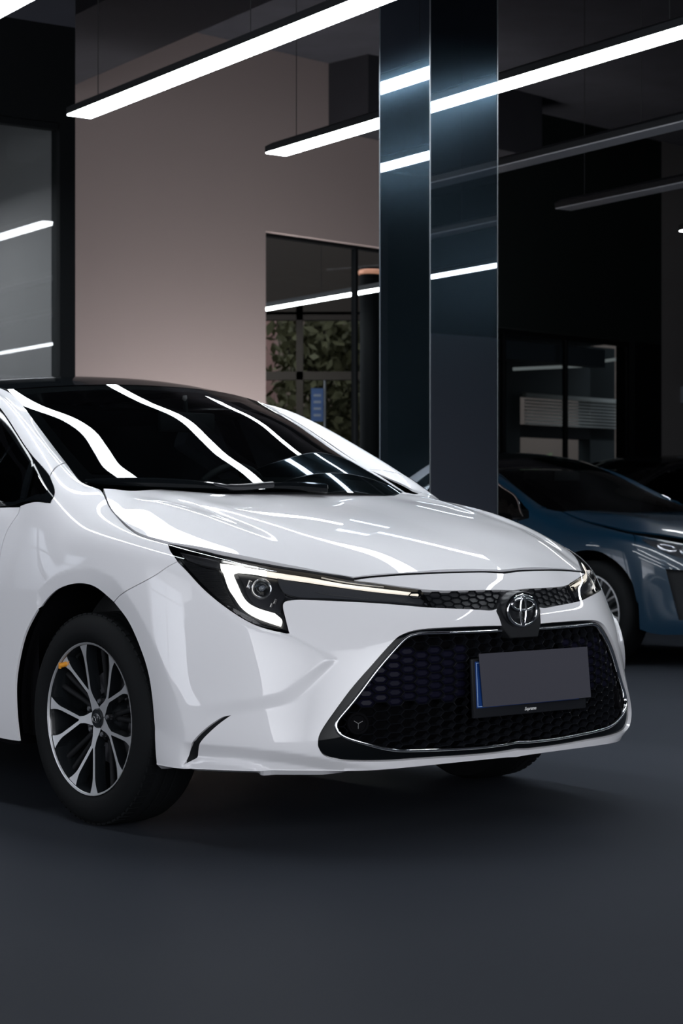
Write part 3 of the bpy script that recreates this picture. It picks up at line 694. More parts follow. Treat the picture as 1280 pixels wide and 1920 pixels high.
# step from the bumper skin down into the surround is the bumper flange
# honeycomb
rowz = .42
ys_ = np.linspace(0, .80, 400); xs_ = np.array([0.] * 400)
_cp = [SIDE.cast((5, y, rowz), (-1, 0, 0)) for y in ys_[::8]]
_P = SIDE.ev(np.array(_cp)); _arc = np.concatenate([[0], np.cumsum(np.linalg.norm(np.diff(_P, axis=0), axis=1))]); _yy = _P[:, 1]
def arc2y(a): return np.sign(a) * np.interp(np.abs(a), _arc, _yy)
ring_yz = SIDE.ev(ring)[:, 1:]
ring_full = np.concatenate([ring_yz, (ring_yz * [-1, 1])[::-1]])
_dsave = SIDE.disp; SIDE.disp = None
gridx, gridy = np.meshgrid(np.linspace(0, .8, 81), np.linspace(.2, .7, 51), indexing='ij')
_st = np.array([SIDE.cast((5, y, z), (-1, 0, 0)) for y, z in zip(gridx.ravel(), gridy.ravel())])
_bx = SIDE.base(_st)[:, 0].reshape(gridx.shape); _bn = SIDE.bnorm(_st).reshape(81, 51, 3)
SIDE.disp = _dsave
def front_pt(y, z, depth):
    """point on the front face of the car, sunk by depth along the surface normal"""
    s = 1 if y >= 0 else -1; i = min(max(abs(y) / .01, 0), 79.999); j = min(max((z - .2) / .01, 0), 49.999); a, b = int(i), int(j); f, g = i - a, j - b
    w = ((1-f)*(1-g), f*(1-g), (1-f)*g, f*g); ii = ((a, b), (a+1, b), (a, b+1), (a+1, b+1))
    x = sum(k * _bx[q] for k, q in zip(w, ii)); n = sum(k * _bn[q] for k, q in zip(w, ii)); n = n / np.linalg.norm(n)
    return np.array([x, abs(y), z]) * [1, s, 1] - n * [1, s, 1] * depth
def honeycomb(name, region, pitch_a, pitch_z, rim, d0, d1, m, parent, closed_rule=None, cell_m=None):
    """hexagonal web: every cell has a front rim and walls running back; closed cells get a floor"""
    MBw = MB(); MBc = MB(); na = int(1.2 / pitch_a) + 1
    z0, z1 = region[:, 1].min() - .02, region[:, 1].max() + .02
    for i in range(-na, na + 1):
        for k in range(int((z1 - z0) / pitch_z) + 2):
            ca = i * pitch_a; cz = z0 + (k + (.5 if i % 2 else 0)) * pitch_z
            cy = float(arc2y(np.array(ca)))
            if not pip(np.array([[cy, cz]]), region)[0]: continue
            hx = [(ca + sx, cz + sz) for sx, sz in ((-pitch_a*.64, 0), (-pitch_a*.36, -pitch_z/2), (pitch_a*.36, -pitch_z/2), (pitch_a*.64, 0), (pitch_a*.36, pitch_z/2), (-pitch_a*.36, pitch_z/2))]
            def ring_pts(scale, depth):
                return [front_pt(float(arc2y(np.array(ca + (a - ca) * scale[0]))), cz + (z - cz) * scale[1], depth) for a, z in hx]
            sc = (1 - rim / (pitch_a * .5), 1 - rim / (pitch_z * .5))
            o0 = ring_pts((1.0, 1.0), d0 + .0012); r0 = ring_pts((1 - (1 - sc[0]) * .35, 1 - (1 - sc[1]) * .35), d0); i0 = ring_pts(sc, d0 + .0012); i1 = ring_pts((sc[0] * .93, sc[1] * .93), d1)
            V = o0 + r0 + i0 + i1; F = []
            for r in range(3):
                for j in range(6): j2 = (j + 1) % 6; F.append((r*6+j, r*6+j2, (r+1)*6+j2, (r+1)*6+j))
            MBw.add(V, F)
            if closed_rule and closed_rule(cy, cz):
                f0 = ring_pts(sc, d0 + .009); f1 = ring_pts((sc[0] * .62, sc[1] * .55), d0 + .0045)
                MBc.add(f0 + f1, [(j, (j+1) % 6, 6 + (j+1) % 6, 6 + j) for j in range(6)] + [tuple(range(6, 12))])
    MBw.build(name, m, parent, angle=20)
    for sd_ in (-1, 1):
        h_ = MB(); mp = {}
        for f in MBc.F:
            if MBc.V[f[0]][1] * sd_ > 0:
                for i in f:
                    if i not in mp: mp[i] = len(h_.V); h_.V.append(tuple(MBc.V[i]))
                h_.F.append(tuple(mp[i] for i in f))
        if h_.V: h_.build('grille_blank', cell_m or m, parent, angle=20)
region = ring_full.copy(); cen = region.mean(0); region = cen + (region - cen) * [1.03, 1.05]
honeycomb('honeycomb_grille', region, .0445, .0252, .0012, .020, .040, M['mesh_black'], car,
          closed_rule=lambda y, z: .395 < z < .545 and abs(y) > .19, cell_m=M['cell_black'])
mb = MB(); V = []; ny, nz = 40, 12
for a in np.linspace(-.77, .77, ny):
    for z in np.linspace(.22, .66, nz): V.append(front_pt(a, z, .075))
idx = np.arange(ny*nz).reshape(ny, nz); F = np.stack([idx[:-1, :-1], idx[1:, :-1], idx[1:, 1:], idx[:-1, 1:]], -1).reshape(-1, 4)
mb.add(V, F); mb.build('radiator_panel', M['void_black'], car)
# upper strip pattern
st_yz = SIDE.ev(strip)[:, 1:]; st_full = np.concatenate([st_yz, (st_yz * [-1, 1])[::-1]])
order = np.argsort(np.arctan2(st_full[:, 1] - st_full[:, 1].mean(), st_full[:, 0])); 
sf = [p for p in st_yz if p[0] > 1e-3]; n_ = len(st_yz)
up_region = np.array([(-.30,.66),(.30,.66),(.335,.695),(.33,.70),(-.33,.70),(-.335,.695)])
honeycomb('upper_grille_pattern', up_region, .030, .017, .0013, .007, .0125, M['strip_black'], car)

# fog sensors in the grille corners
for sy in (-1, 1):
    c = front_pt(sy * .548, .350, .018); n = front_pt(sy * .548, .350, 0) - c; n /= np.linalg.norm(n)
    rot = Vector((0, 0, 1)).rotation_difference(Vector(n)).to_matrix().to_4x4(); rot.translation = Vector(c)
    mb = MB(); mb.lathe([(.001, .000), (.022, .000), (.024, .004), (.029, .005), (.031, .002), (.031, -.02)], 32)
    mb.V = [tuple(rot @ Vector(v)) for v in mb.V]; p = mb.build('lamp_blank', M['void_black'], car, angle=30)
    mb = MB()
    for k in range(3):
        a = PI/2 + k * 2*PI/3; mb.tube([(0, 0, .0035), (.014 * math.cos(a), .014 * math.sin(a), .0035)], .0012, 6)
    mb.V = [tuple(rot @ Vector(v)) for v in mb.V]; mb.build('blank_rib', M['mesh_black'], p)

# slit vents: dark blade behind the opening
patch('corner_vent', SIDE, inset(slit, -.006), M['matte_black'], car, off=-.012, sides='both', h=.02, flange=.03)

# ---------------- headlamps
HL_TOP = [(315,1020.5,'k'),(340,1027),(400,1040),(462,1053),(525,1065),(590,1075),(620,1080),(663,1088.5,'k'),(700,1093),(740,1099),(779,1104),(789,1105,'k')]
hl = L(HL_TOP + HL_BOT[:-1] + [(333,1053),(320,1035)], closed=True, step=.007)
lamps = {}
def both(fn):
    for sd in ('near', 'far'): fn(sd)
def pl(poly, off=0., step=.005): return L(poly, off=off, closed=True, step=step)
drl = pl([(408,1056,'k'),(440,1060),(470,1065.5),(500,1070,'k'),(500,1078,'k'),(475,1073.5),(446,1071,'k'),(438,1074),(440,1084),(452,1112),(465,1130),(485,1141),(515,1150,'k'),(528,1162),(526,1174,'k'),(480,1158),(455,1142),(440,1122),(425,1095)], off=-.012)
drlbar = pl([(500,1071,'k'),(525,1075),(600,1087),(681,1100),(775,1111.5),(785,1115,'k'),(681,1104.5),(600,1092.5),(550,1085),(500,1078,'k')], off=-.012)
refl = pl([(338,1036,'k'),(370,1043),(412,1053,'k'),(414,1067,'k'),(380,1060),(352,1050)], off=-.010)
corr = pl([(336,1046,'k'),(352,1053),(380,1064),(407,1070,'k'),(420,1098),(433,1124),(448,1146),(470,1160),(500,1170,'k'),(532,1180,'k'),(480,1166),(430,1138),(388,1103),(354,1068)], off=-.014)
bar = pl([(520,1084,'k'),(600,1098),(681,1109),(786,1119,'k'),(806,1136,'k'),(740,1130),(680,1126),(620,1122),(560,1120,'k'),(534,1112),(524,1098)], off=-.016)
bar2 = pl([(600,1111),(690,1122),(790,1131),(790,1132.5),(690,1124),(600,1113)], off=-.014)
bowl = pl([(446,1076,'k'),(480,1079),(520,1086,'k'),(524,1100),(534,1114),(530,1128),(526,1150,'k'),(500,1142),(480,1134),(462,1112)], off=-.02)
topln = pl([(345,1031,'k'),(400,1044),(462,1056.5),(525,1068),(600,1079.5),(681,1094),(770,1105,'k'),(681,1096),(600,1081.5),(525,1070),(462,1059),(400,1047)], off=-.009)
def build_lamp(sd):
    hd = patch('headlight', SIDE, inset(hl, .0012), M['lens'], car, sides=sd, h=.009, flange=0)[0]
    patch('lamp_housing', SIDE, inset(hl, .001), M['lampdark'], hd, off=-.030, sides=sd, h=.02, flange=-.028)
    patch('light_strip', SIDE, drl, M['drl'], hd, off=-.012, sides=sd, h=.006, flange=.008)
    patch('light_bar', SIDE, drlbar, M['drlbar'], hd, off=-.012, sides=sd, h=.006, flange=.008)
    patch('side_reflector', SIDE, refl, M['reflector'], hd, off=-.010, sides=sd, h=.01, flange=.008)
    patch('top_reflector', SIDE, topln, M['reflector'], hd, off=-.009, sides=sd, h=.006, flange=.008)
    patch('ribbed_panel', SIDE, corr, M['rib'], hd, off=-.014, sides=sd, h=.01, flange=.01)
    patch('lamp_bezel', SIDE, bar, M['lampgrey'], hd, off=-.016, sides=sd, h=.01, flange=.01)
    patch('bezel_line', SIDE, bar2, M['reflector'], hd, off=-.0145, sides=sd, h=.01, flange=0)
    patch('lamp_bowl', SIDE, bowl, M['satin_black'], hd, off=-.024, sides=sd, h=.012, flange=.004)
    s = -1 if sd == 'near' else 1
    c = SIDE.ev([SIDE.pt((491, 1104), -.018)], -.018)[0]; n = SIDE.nrm([SIDE.pt((491, 1104))])[0]; n = np.array([.86, .45, .12]); n /= np.linalg.norm(n)
    c = c * [1, s, 1]; n = n * [1, s, 1]
    rot = Vector((0, 0, 1)).rotation_difference(Vector(n)).to_matrix().to_4x4(); rot.translation = Vector(c)
    def put(mb, nm, m, par, ang=40):
        mb.V = [tuple(rot @ Vector(v)) for v in mb.V]; return mb.build(nm, m, par, angle=ang)
    mb = MB(); mb.lathe([(.0215, .0), (.023, .006), (.0255, .007), (.0285, .003), (.029, -.012)], 32); put(mb, 'projector_ring', M['reflector'], hd)
    mb = MB(); mb.lathe([(.0001, .013), (.0075, .0122), (.0138, .0098), (.0182, .0056), (.0208, .0), (.0208, -.004), (.0001, -.004)], 32); put(mb, 'projector_lens', M['lensball'], hd)
    mb = MB(); mb.lathe([(.0001, -.012), (.012, -.010), (.020, -.004)], 24); put(mb, 'projector_mirror', M['reflector'], hd)
    # small facets round the projector
    for q, sz in (((468, 1096), .011), ((516, 1128), .007), ((509, 1135), .006)):
        cc = SIDE.ev([SIDE.pt(q, -.017)], -.017)[0] * [1, s, 1]
        mb = MB(); mb.box((-.003, -sz * .5, -sz), (.002, sz * .5, sz)); mt = Matrix.Rotation(math.radians(25 * s), 4, 'X'); mb.V = [tuple(mt @ Vector(v) + Vector(cc)) for v in mb.V]; mb.build('lamp_facet', M['reflector'], hd, bevel=.001)
M['rib'] = mat('ribbed_black', (.015, .016, .018), .3)
_nt = M['rib'].node_tree; _b = _nt.nodes['Principled BSDF']; _tc = _nt.nodes.new('ShaderNodeTexCoord'); _w = _nt.nodes.new('ShaderNodeTexWave'); _w.wave_type = 'BANDS'; _w.bands_direction = 'Z'; _w.inputs['Scale'].default_value = 95
_w.inputs['Distortion'].default_value = 0; _bm = _nt.nodes.new('ShaderNodeBump'); _bm.inputs['Strength'].default_value = .8; _bm.inputs['Distance'].default_value = .002
_nt.links.new(_tc.outputs['Object'], _w.inputs['Vector']); _nt.links.new(_w.outputs['Fac'], _bm.inputs['Height']); _nt.links.new(_bm.outputs['Normal'], _b.inputs['Normal'])
both(build_lamp)
# black seal between hood and lamp
seal = L([(316,1018),(400,1035),(460,1048),(525,1061),(590,1071.5),(640,1079.5),(664,1085)], step=.01)
ribbon('lamp_seal', SIDE, seal, M['matte_black'], car, width=.012, height=.003, sides='both', off=-.006)

# ---------------- emblem pod and emblem
pod = [(-.072,.668),(.072,.668),(.094,.646),(.082,.602),(.056,.566),(-.056,.566),(-.082,.602),(-.094,.646)]
mb = MB(); n = len(pod); V = []
for sc, dx in ((1.0, -.045), (1.0, -.004), (.94, .0)):
    V += [(.927 + (.668 - z) * .31 + dx, y * sc, .618 + (z - .618) * sc) for y, z in pod]
F = [(r*n+i, r*n+(i+1) % n, (r+1)*n+(i+1) % n, (r+1)*n+i) for r in range(2) for i in range(n)] + [tuple(2*n+i for i in range(n))]
mb.add(V, F); mb.build('emblem_plate', M['matte_black'], car, angle=25, bevel=.003)
EC = Vector((.958, 0, .645))
def ell(a, b, c, x, r, n=64, sq=1.0, parent=None, name='emblem_ring', m=None):
    pts = [(x, c[0] + a * math.cos(t), c[1] + b * math.sin(t)) for t in np.linspace(0, 2*PI, n, endpoint=False)]
    V = []; F = []; k = 10
    for i in range(n):
        t = 2*PI*i/n; nx = Vector((0, math.cos(t) / a, math.sin(t) / b)).normalized()
        rr = r(t) if callable(r) else r
        for j in range(k):
            ph = 2*PI*j/k; V.append(Vector(pts[i]) + nx * math.cos(ph) * rr + Vector((1, 0, 0)) * math.sin(ph) * .0045)
    for i in range(n):
        for j in range(k): F.append((i*k+j, ((i+1) % n)*k+j, ((i+1) % n)*k+(j+1) % k, i*k+(j+1) % k))
    mb = MB(); mb.add(V, F); return mb.build(name, m or M['chrome'], parent, angle=60)
# round black dish the emblem sits in
mb = MB(); V = []
n = 64
prof = [(.074, .0560, .900), (.0735, .0558, .944), (.071, .0535, .9490), (.0680, .0510, .947), (.066, .0495, .941), (.001, .001, .941)]
for a, b, x in prof: V += [(x, a * math.cos(t), .645 + b * math.sin(t)) for t in np.linspace(0, 2*PI, n, endpoint=False)]
mb.add(V, [(r*n+i, r*n+(i+1) % n, (r+1)*n+(i+1) % n, (r+1)*n+i) for r in range(len(prof)-1) for i in range(n)]); dish = mb.build('emblem_dish', M['satin_black'], car, angle=40)
em = ell(.0600, .0440, (0, .645), .948, .0056, parent=car, name='emblem')
ell(.0450, .0165, (0, .6630), .950, .0048, parent=em, name='emblem_cross_oval')
ell(.0115, .0390, (0, .6450), .951, lambda t: .0046, parent=em, name='emblem_upright_oval')

# ---------------- number plate
px_ = .976
fr = MB(); rot = Matrix.Rotation(math.radians(-3), 4, 'Y'); PC = Vector((px_, .005, .437))
def P3(mb, nm, m, par, bevel=0., ang=30):
    mb.V = [tuple(PC + (rot @ Vector(v))) for v in mb.V]; return mb.build(nm, m, par, angle=ang, bevel=bevel)
fr.box((-.012, -.232, -.086), (.0, .232, .080)); frame = P3(fr, 'plate_frame', M['satin_black'], car, bevel=.004)
mb = MB(); mb.box((-.055, -.19, -.06), (-.012, .19, .06)); P3(mb, 'plate_bracket', M['void_black'], frame)
mb = MB(); mb.box((.0, -.222, -.058), (.0015, .200, .072)); plate = P3(mb, 'number_plate', M['plate_blue'], car, bevel=.0005)
mb = MB(); c8 = lambda y0, y1, z0, z1, w: [((.0014, y0, z0), (.0022, y1, z0 + w)), ((.0014, y0, z1 - w), (.0022, y1, z1)), ((.0014, y0, z0), (.0022, y0 + w, z1)), ((.0014, y1 - w, z0), (.0022, y1, z1))]
for a, b in c8(-.219, .197, -.055, .069, .0022): mb.box(a, b)
P3(mb, 'plate_border', M['plate_line'], plate)
mb = MB(); mb.box((.0016, -.200, -.012), (.0022, -.193, -.008)); P3(mb, 'plate_mark', M['plate_line'], plate)
# lettering on the lower frame rail
def text_mesh(body, size, m, parent, name, shear=0., bold=0.):
    cu = bpy.data.curves.new('tmp', 'FONT'); cu.body = body; cu.size = size; cu.extrude = .0004; cu.align_x = 'CENTER'; cu.align_y = 'CENTER'; cu.shear = shear; cu.offset = bold
    to = bpy.data.objects.new('tmp', cu); COL.objects.link(to); dg = bpy.context.evaluated_depsgraph_get(); me = bpy.data.meshes.new_from_object(to.evaluated_get(dg)); me.name = name
    bpy.data.objects.remove(to); me.materials.clear(); me.materials.append(m); o = bpy.data.objects.new(name, me); COL.objects.link(o); o.parent = parent; return o
tx = text_mesh('Supreme', .0132, M['white_ink'], frame, 'frame_lettering', shear=.3, bold=.0002)
tx.matrix_local = Matrix.Translation(PC) @ rot @ Matrix.Translation((.0006, -.006, -.072)) @ Matrix(((0, 0, 1, 0), (1, 0, 0, 0), (0, 1, 0, 0), (0, 0, 0, 1)))
# the grey card in front of the plate
def car_pt(u, v, x):
    o, d = cam_ray(u, v); t = (x - o[0]) / d[0]; p = o + d * t; return (p[0], -p[1], p[2])
cc = [car_pt(897, 1226, .984), car_pt(1100, 1212.5, .990), car_pt(1107, 1307, 1.004), car_pt(905, 1326, .984)]
mb = MB(); nu, nv = 12, 6; V = []
for k, dx in ((0, 0.), (1, .0012)):
    for i in range(nu + 1):
        for j in range(nv + 1):
            a, b = i / nu, j / nv
            p = Vector(cc[0]) * (1-a) * (1-b) + Vector(cc[1]) * a * (1-b) + Vector(cc[2]) * a * b + Vector(cc[3]) * (1-a) * b
            V.append(p + Vector((dx + .003 * math.sin(PI * a) , 0, 0)))
w = nv + 1; m_ = (nu + 1) * w; F = []
for i in range(nu):
    for j in range(nv): F.append((i*w+j, i*w+j+1, (i+1)*w+j+1, (i+1)*w+j)); F.append((m_+i*w+j, m_+(i+1)*w+j, m_+(i+1)*w+j+1, m_+i*w+j+1))
bd = [(i*w) for i in range(nu+1)] + [nu*w + j for j in range(1, nv+1)] + [i*w + nv for i in range(nu-1, -1, -1)] + [j for j in range(nv-1, 0, -1)]
for a, b in zip(bd, bd[1:] + bd[:1]): F.append((a, b, b + m_, a + m_))
mb.add(V, F); card = mb.build('card', M['card'], None, angle=50)
card.location = (CAR_POS[0], CAR_POS[1], 0); card.rotation_euler = (0, 0, CAR_YAW - PI/2)
tag(card, 'blank grey card taped over the number plate of the white saloon', 'card')

# ---------------- cowl, wipers
mb = MB(); V = []
for i in range(41):
    y = -.69 + 1.38 * i / 40; e = (abs(y) / .69)
    xh = -.045 - .135 * e ** 2.2; zh = float(hf(np.array([max(xh, -.2)]), np.array([abs(y)]))[0])
    V += [(xh + .03, y, zh - .022), (xh - .005, y, zh - .010), (xh - .05, y, zh - .006), (xh - .12, y, zh - .012 + .012)]
F = [(i*4+j, (i+1)*4+j, (i+1)*4+j+1, i*4+j+1) for i in range(40) for j in range(3)]
mb.add(V, F); mb.build('cowl_panel', M['matte_black'], car, angle=40)
def ws_pt(q, off):
    return WS.ev([WS.pt(q, off)], off)[0] * [1, -1, 1]
def wiper(arm, blade):
    A = [ws_pt(q, o) for q, o in arm]
    mb = MB(); mb.tube([tuple(p) for p in crom(np.array(A), 6)], [.010 if i < 8 else .006 for i in range(6 * (len(A) - 1) + 1)], 8)
    w = mb.build('wiper_arm', M['satin_black'], car, angle=40)
    B = crom(np.array([ws_pt(q, o) for q, o in blade]), 8)
    mb = MB(); k = len(B); mb.tube([tuple(p) for p in B], [.004 + .0125 * math.sin(PI * min(1, (i + 2) / (k + 3))) for i in range(k)], 8); mb.build('wiper_blade', M['gloss_black'], w, angle=40)
wiper([((515,919), .028), ((440,915), .022), ((400,908), .020)], [((160,902), .012), ((220,904), .014), ((300,906), .015), ((370,909), .015), ((455,916), .012)])
wiper([((770,928), .025), ((700,920), .02), ((650,915), .018)], [((475,912), .010), ((540,911), .013), ((620,913), .014), ((700,918), .012), ((745,923), .010)])

# ---------------- wheels
def wheel(x, side, parent_car, full=True, seed=0):
    """side -1 = car's right. built around the origin facing -y, then placed"""
    w = empty('wheel'); w.parent = parent_car; w.location = (x, side * .765, .316); w.rotation_euler = (0, 0, 0 if side < 0 else PI)
    mb = MB()
    prof = [(.226,-.088),(.232,-.098),(.245,-.108),(.262,-.1105),(.280,-.108),(.296,-.100),(.306,-.090),(.311,-.078),(.3135,-.05),(.316,-.045),(.316,-.022),(.311,-.019),(.311,-.015),(.316,-.012),(.3165,.012),(.311,.015),(.311,.019),(.316,.022),(.316,.045),(.3135,.05),(.311,.078),(.300,.098),(.275,.108),(.245,.106),(.226,.092)]
    mb.lathe(prof, 72, 'y')
    # tread blocks on the shoulder
    for k in range(72):
        a = 2*PI*k/72; ca, sa = math.cos(a), math.sin(a); da = .7 * 2*PI/72
        V = []
        for rr in (.308, .3140):
            for (aa, y) in ((a, -.086), (a + da, -.088), (a + da, -.052), (a, -.052)): V.append((rr * math.cos(aa), y if rr < .31 else y * .985, rr * math.sin(aa)))
        mb.add(V, [(0,3,2,1),(4,5,6,7),(0,1,5,4),(1,2,6,5),(2,3,7,6),(3,0,4,7)])
    mb.build('tyre', M['rubber'], w, angle=35)
    mb = MB(); mb.lathe([(.2265,-.090),(.2285,-.094),(.2265,-.0965),(.2225,-.0955),(.2195,-.088),(.2135,-.060),(.205,.02),(.205,.09)], 72, 'y'); mb.build('rim_barrel', [M['alloy_dark']], w, angle=40)
    mb = MB(); mb.lathe([(.2275,-.0945),(.2268,-.0975),(.2225,-.0965),(.2205,-.0930)], 90, 'y'); mb.build('rim_edge', M['alloy'], w, angle=60)
    mb = MB(); mb.lathe([(.001,-.010),(.14,-.010),(.14,.012)], 48, 'y'); mb.build('brake_disc', M['disc'], w)
    mb = MB(); mb.lathe([(.001,-.045),(.05,-.045),(.075,-.030),(.09,.0)], 48, 'y'); mb.build('hub', M['alloy_dark'], w)
    # five pairs of spokes; each arm is a machined face on a dark body
    face = MB(); body = MB()
    def yf(r): return -.060 - .030 * (r / .22) ** 1.2        # dished face
    def arm(a0, r0, a1, r1, w0, w1, flare):
        n = 20; L_, R_, LB, RB = [], [], [], []
        A_ = Vector((r0 * math.cos(a0), 0, r0 * math.sin(a0))); B_ = Vector((r1 * math.cos(a1), 0, r1 * math.sin(a1))); ax = (B_ - A_).normalized(); sd = Vector((-ax.z, 0, ax.x))
        for i in range(n + 1):
            t = i / n; wd = w0 + (w1 - w0) * t + flare * max(0, (t - .62) / .38) ** 1.8
            c = A_.lerp(B_, t); r = c.length; y = yf(r)
            l, q = c + sd * wd, c - sd * wd
            if l.length > .2235: l *= .2235 / l.length
            if q.length > .2235: q *= .2235 / q.length
            L_.append(l + Vector((0, y, 0))); R_.append(q + Vector((0, y, 0)))
            LB.append(l + sd * .002 + Vector((0, y + .036, 0))); RB.append(q - sd * .002 + Vector((0, y + .036, 0)))
        k = n + 1
        face.add(L_ + R_, [(i, i+1, k+i+1, k+i) for i in range(n)])
        e = Vector((0, .0008, 0))
        body.add([p + e for p in L_ + R_] + LB + RB, [(i, i+1, k+i+1, k+i) for i in range(n)] + [(i, i+1, 2*k+i+1, 2*k+i) for i in range(n)] + [(k+i, k+i+1, 3*k+i+1, 3*k+i) for i in range(n)])
    for s5 in range(5):
        A = math.radians(-100.5 + 72 * s5)
        for sg in (-1, 1):
            arm(A + sg * math.radians(3.4), .088, A + sg * math.radians(15.5), .2235, .0052, .0060, .016)
        # stem joining the pair to the hub
        n = 10; V = []; VB = []
        for i in range(n + 1):
            t = i / n; r = .026 + .066 * t; wd = .0195 - .0090 * sstep(t / .7)
            c = Vector((r * math.cos(A), 0, r * math.sin(A))); tn = Vector((-math.sin(A), 0, math.cos(A))); y = yf(r)
            V += [c + tn * wd + Vector((0, y, 0)), c - tn * wd + Vector((0, y, 0))]; VB += [c + tn * (wd + .003) + Vector((0, y + .03, 0)), c - tn * (wd + .003) + Vector((0, y + .03, 0))]
        face.add(V, [(2*i, 2*i+2, 2*i+3, 2*i+1) for i in range(n)])
        m2 = len(V); body.add(V + VB, [(2*i, 2*i+2, m2+2*i+2, m2+2*i) for i in range(n)] + [(2*i+1, 2*i+3, m2+2*i+3, m2+2*i+1) for i in range(n)])
    face.build('spoke_face', M['alloy'], w, angle=40); body.build('spoke_body', M['alloy_dark'], w, angle=40)
    # dark ribs in the wide gaps
    mb = MB()
    for s5 in range(5):
        A = math.radians(-100.5 + 36 + 72 * s5)
        for sg in (-1, 1):
            a = A + sg * math.radians(6)
            mb.tube([(r * math.cos(a), yf(r) + .035, r * math.sin(a)) for r in (.05, .12, .215)], [.010, .008, .010], 6)
    mb.build('inner_rib', M['matte_black'], w, angle=60)
    for s5 in range(5):
        A = math.radians(-100.5 + 36 + 72 * s5)
        mb = MB(); mb.lathe([(.0001,-.020),(.006,-.020),(.0085,-.016),(.0095,.0),(.0095,.01)], 6, 'y', (.052 * math.cos(A), -.048, .052 * math.sin(A))); mb.build('wheel_nut', M['steel'], w, angle=25)
        mb = MB(); mb.lathe([(.012,-.002),(.015,-.005),(.0165,.0)], 20, 'y', (.052 * math.cos(A), -.048, .052 * math.sin(A))); mb.build('nut_seat', M['alloy_dark'], w, angle=40)
    mb = MB(); mb.lathe([(.0001,-.0665),(.024,-.066),(.0255,-.0675),(.0285,-.0670),(.0300,-.062),(.0305,-.05)], 40, 'y'); cap = mb.build('centre_cap', M['alloy_dark'], w, angle=40)
    for a, b, c in ((.019, .0135, 0), (.0135, .0048, .0055), (.0045, .0115, 0)):
        mb = MB(); mb.tube([(a * math.cos(t), -.0685, c + b * math.sin(t)) for t in np.linspace(0, 2*PI, 33)], .0010, 6, cap=False); mb.build('cap_emblem', M['steel'], w, angle=60)
    mb = MB(); mb.tube([(.205*math.cos(2.0), -.07, .205*math.sin(2.0)), (.196*math.cos(2.0), -.085, .196*math.sin(2.0))], .004, 8); mb.build('valve', M['rubber'], w)
    return w
for x in (0, -2.70):
    for sd in (-1, 1): wheel(x, sd, car)
# orange cap clipped between two spokes of the near front wheel
cp = (-.118, -.105, .145)
mb = MB(); d = Vector((-.75, -.62, -.25)).normalized(); base = Vector((-.128, -.075, .158))
mb.tube([base, base + d * .006], .013, 16); mb.tube([base + d * .006, base + d * .016], .0095, 14); mb.tube([base + d * .016, base + d * .034], .0075, 12)
mb.box((-.004, -.003, -.009), (.004, .003, .009), Matrix.Translation(base + d * .036))
tk = mb.build('plastic_plug', M['orange'], None, angle=30, bevel=.0008)
tk.matrix_world = Matrix.Translation((CAR_POS[0], CAR_POS[1], 0)) @ Matrix.Rotation(CAR_YAW - PI/2, 4, 'Z') @ Matrix.Translation((0, -.765, .316))
tag(tk, 'small orange plastic plug stuck between the spokes of the white saloon\'s front wheel', 'plug')

# ---------------- cabin
mb = MB(); 
mb.prism([(-.10,.90),(-.42,.965),(-.75,.95),(-.80,.86),(-.78,.60),(-.10,.60)], -.66, .66, 'y'); mb.build('dashboard', M['interior'], car, angle=40, bevel=.02)
mb = MB(); mb.tube([(-.93 + .06*math.sin(t)*0 + .06 * math.sin(t) , .36 + .185 * math.cos(t), .93 + .175 * math.sin(t)) for t in np.linspace(0, 2*PI, 33)], .015, 8, cap=False)
sw = mb.build('steering_wheel', M['interior'], car, angle=60)
mb = MB(); mb.box((-.96, .20, .90), (-.90, .52, .95)); mb.build('wheel_boss', M['interior'], sw, bevel=.01)
for y in (-.36, .36):
    mb = MB(); mb.prism([(-1.15,.42),(-1.15,.56),(-1.62,.58),(-1.86,1.10),(-1.98,1.08),(-1.80,.42)], y - .25, y + .25, 'y'); se = mb.build('front_seat', M['interior_grey'], car, angle=30, bevel=.04)
    mb = MB(); mb.box((-1.99, y - .13, 1.10), (-1.88, y + .13, 1.29)); mb.build('head_restraint', M['interior_grey'], se, bevel=.04)
mb = MB(); mb.prism([(-2.2,.45),(-2.2,.60),(-2.6,.60),(-2.85,1.12),(-2.98,1.10),(-2.8,.45)], -.62, .62, 'y'); mb.build('rear_seat', M['interior'], car, angle=30, bevel=.04)
mb = MB(); mb.box((-2.75, -.60, 1.30), (-1.0, .60, 1.315)); mb.box((-2.9, -.8, .24), (-.5, .8, .30)); mb.box((-.52, -.82, .24), (-.46, .82, .90)); mb.build('cabin_lining', M['interior'], car)
mb = MB(); mb.box((-.70, -.12, 1.215), (-.68, .12, 1.285)); mi = mb.build('rear_view_mirror', M['interior'], car, bevel=.008)
mb = MB(); mb.tube([(-.69, 0, 1.28), (-.70, 0, 1.345)], .008, 8); mb.build('mirror_mount', M['interior'], mi)
# roof aerial and door handles
for sy in (-1, 1):
    for x in (-1.22, -2.28):
        st_ = SIDE.cast((x, 5, .80), (0, -1, 0)); p = SIDE.ev([st_], .022)[0] * [1, sy, 1]
        mb = MB(); mb.tube([(p[0]+.09, p[1] - sy*.022, p[2]), (p[0]+.07, p[1], p[2]), (p[0]-.07, p[1], p[2]), (p[0]-.09, p[1] - sy*.022, p[2])], [.008,.012,.012,.008], 8); mb.build('door_handle', M['chrome'], car, angle=60)
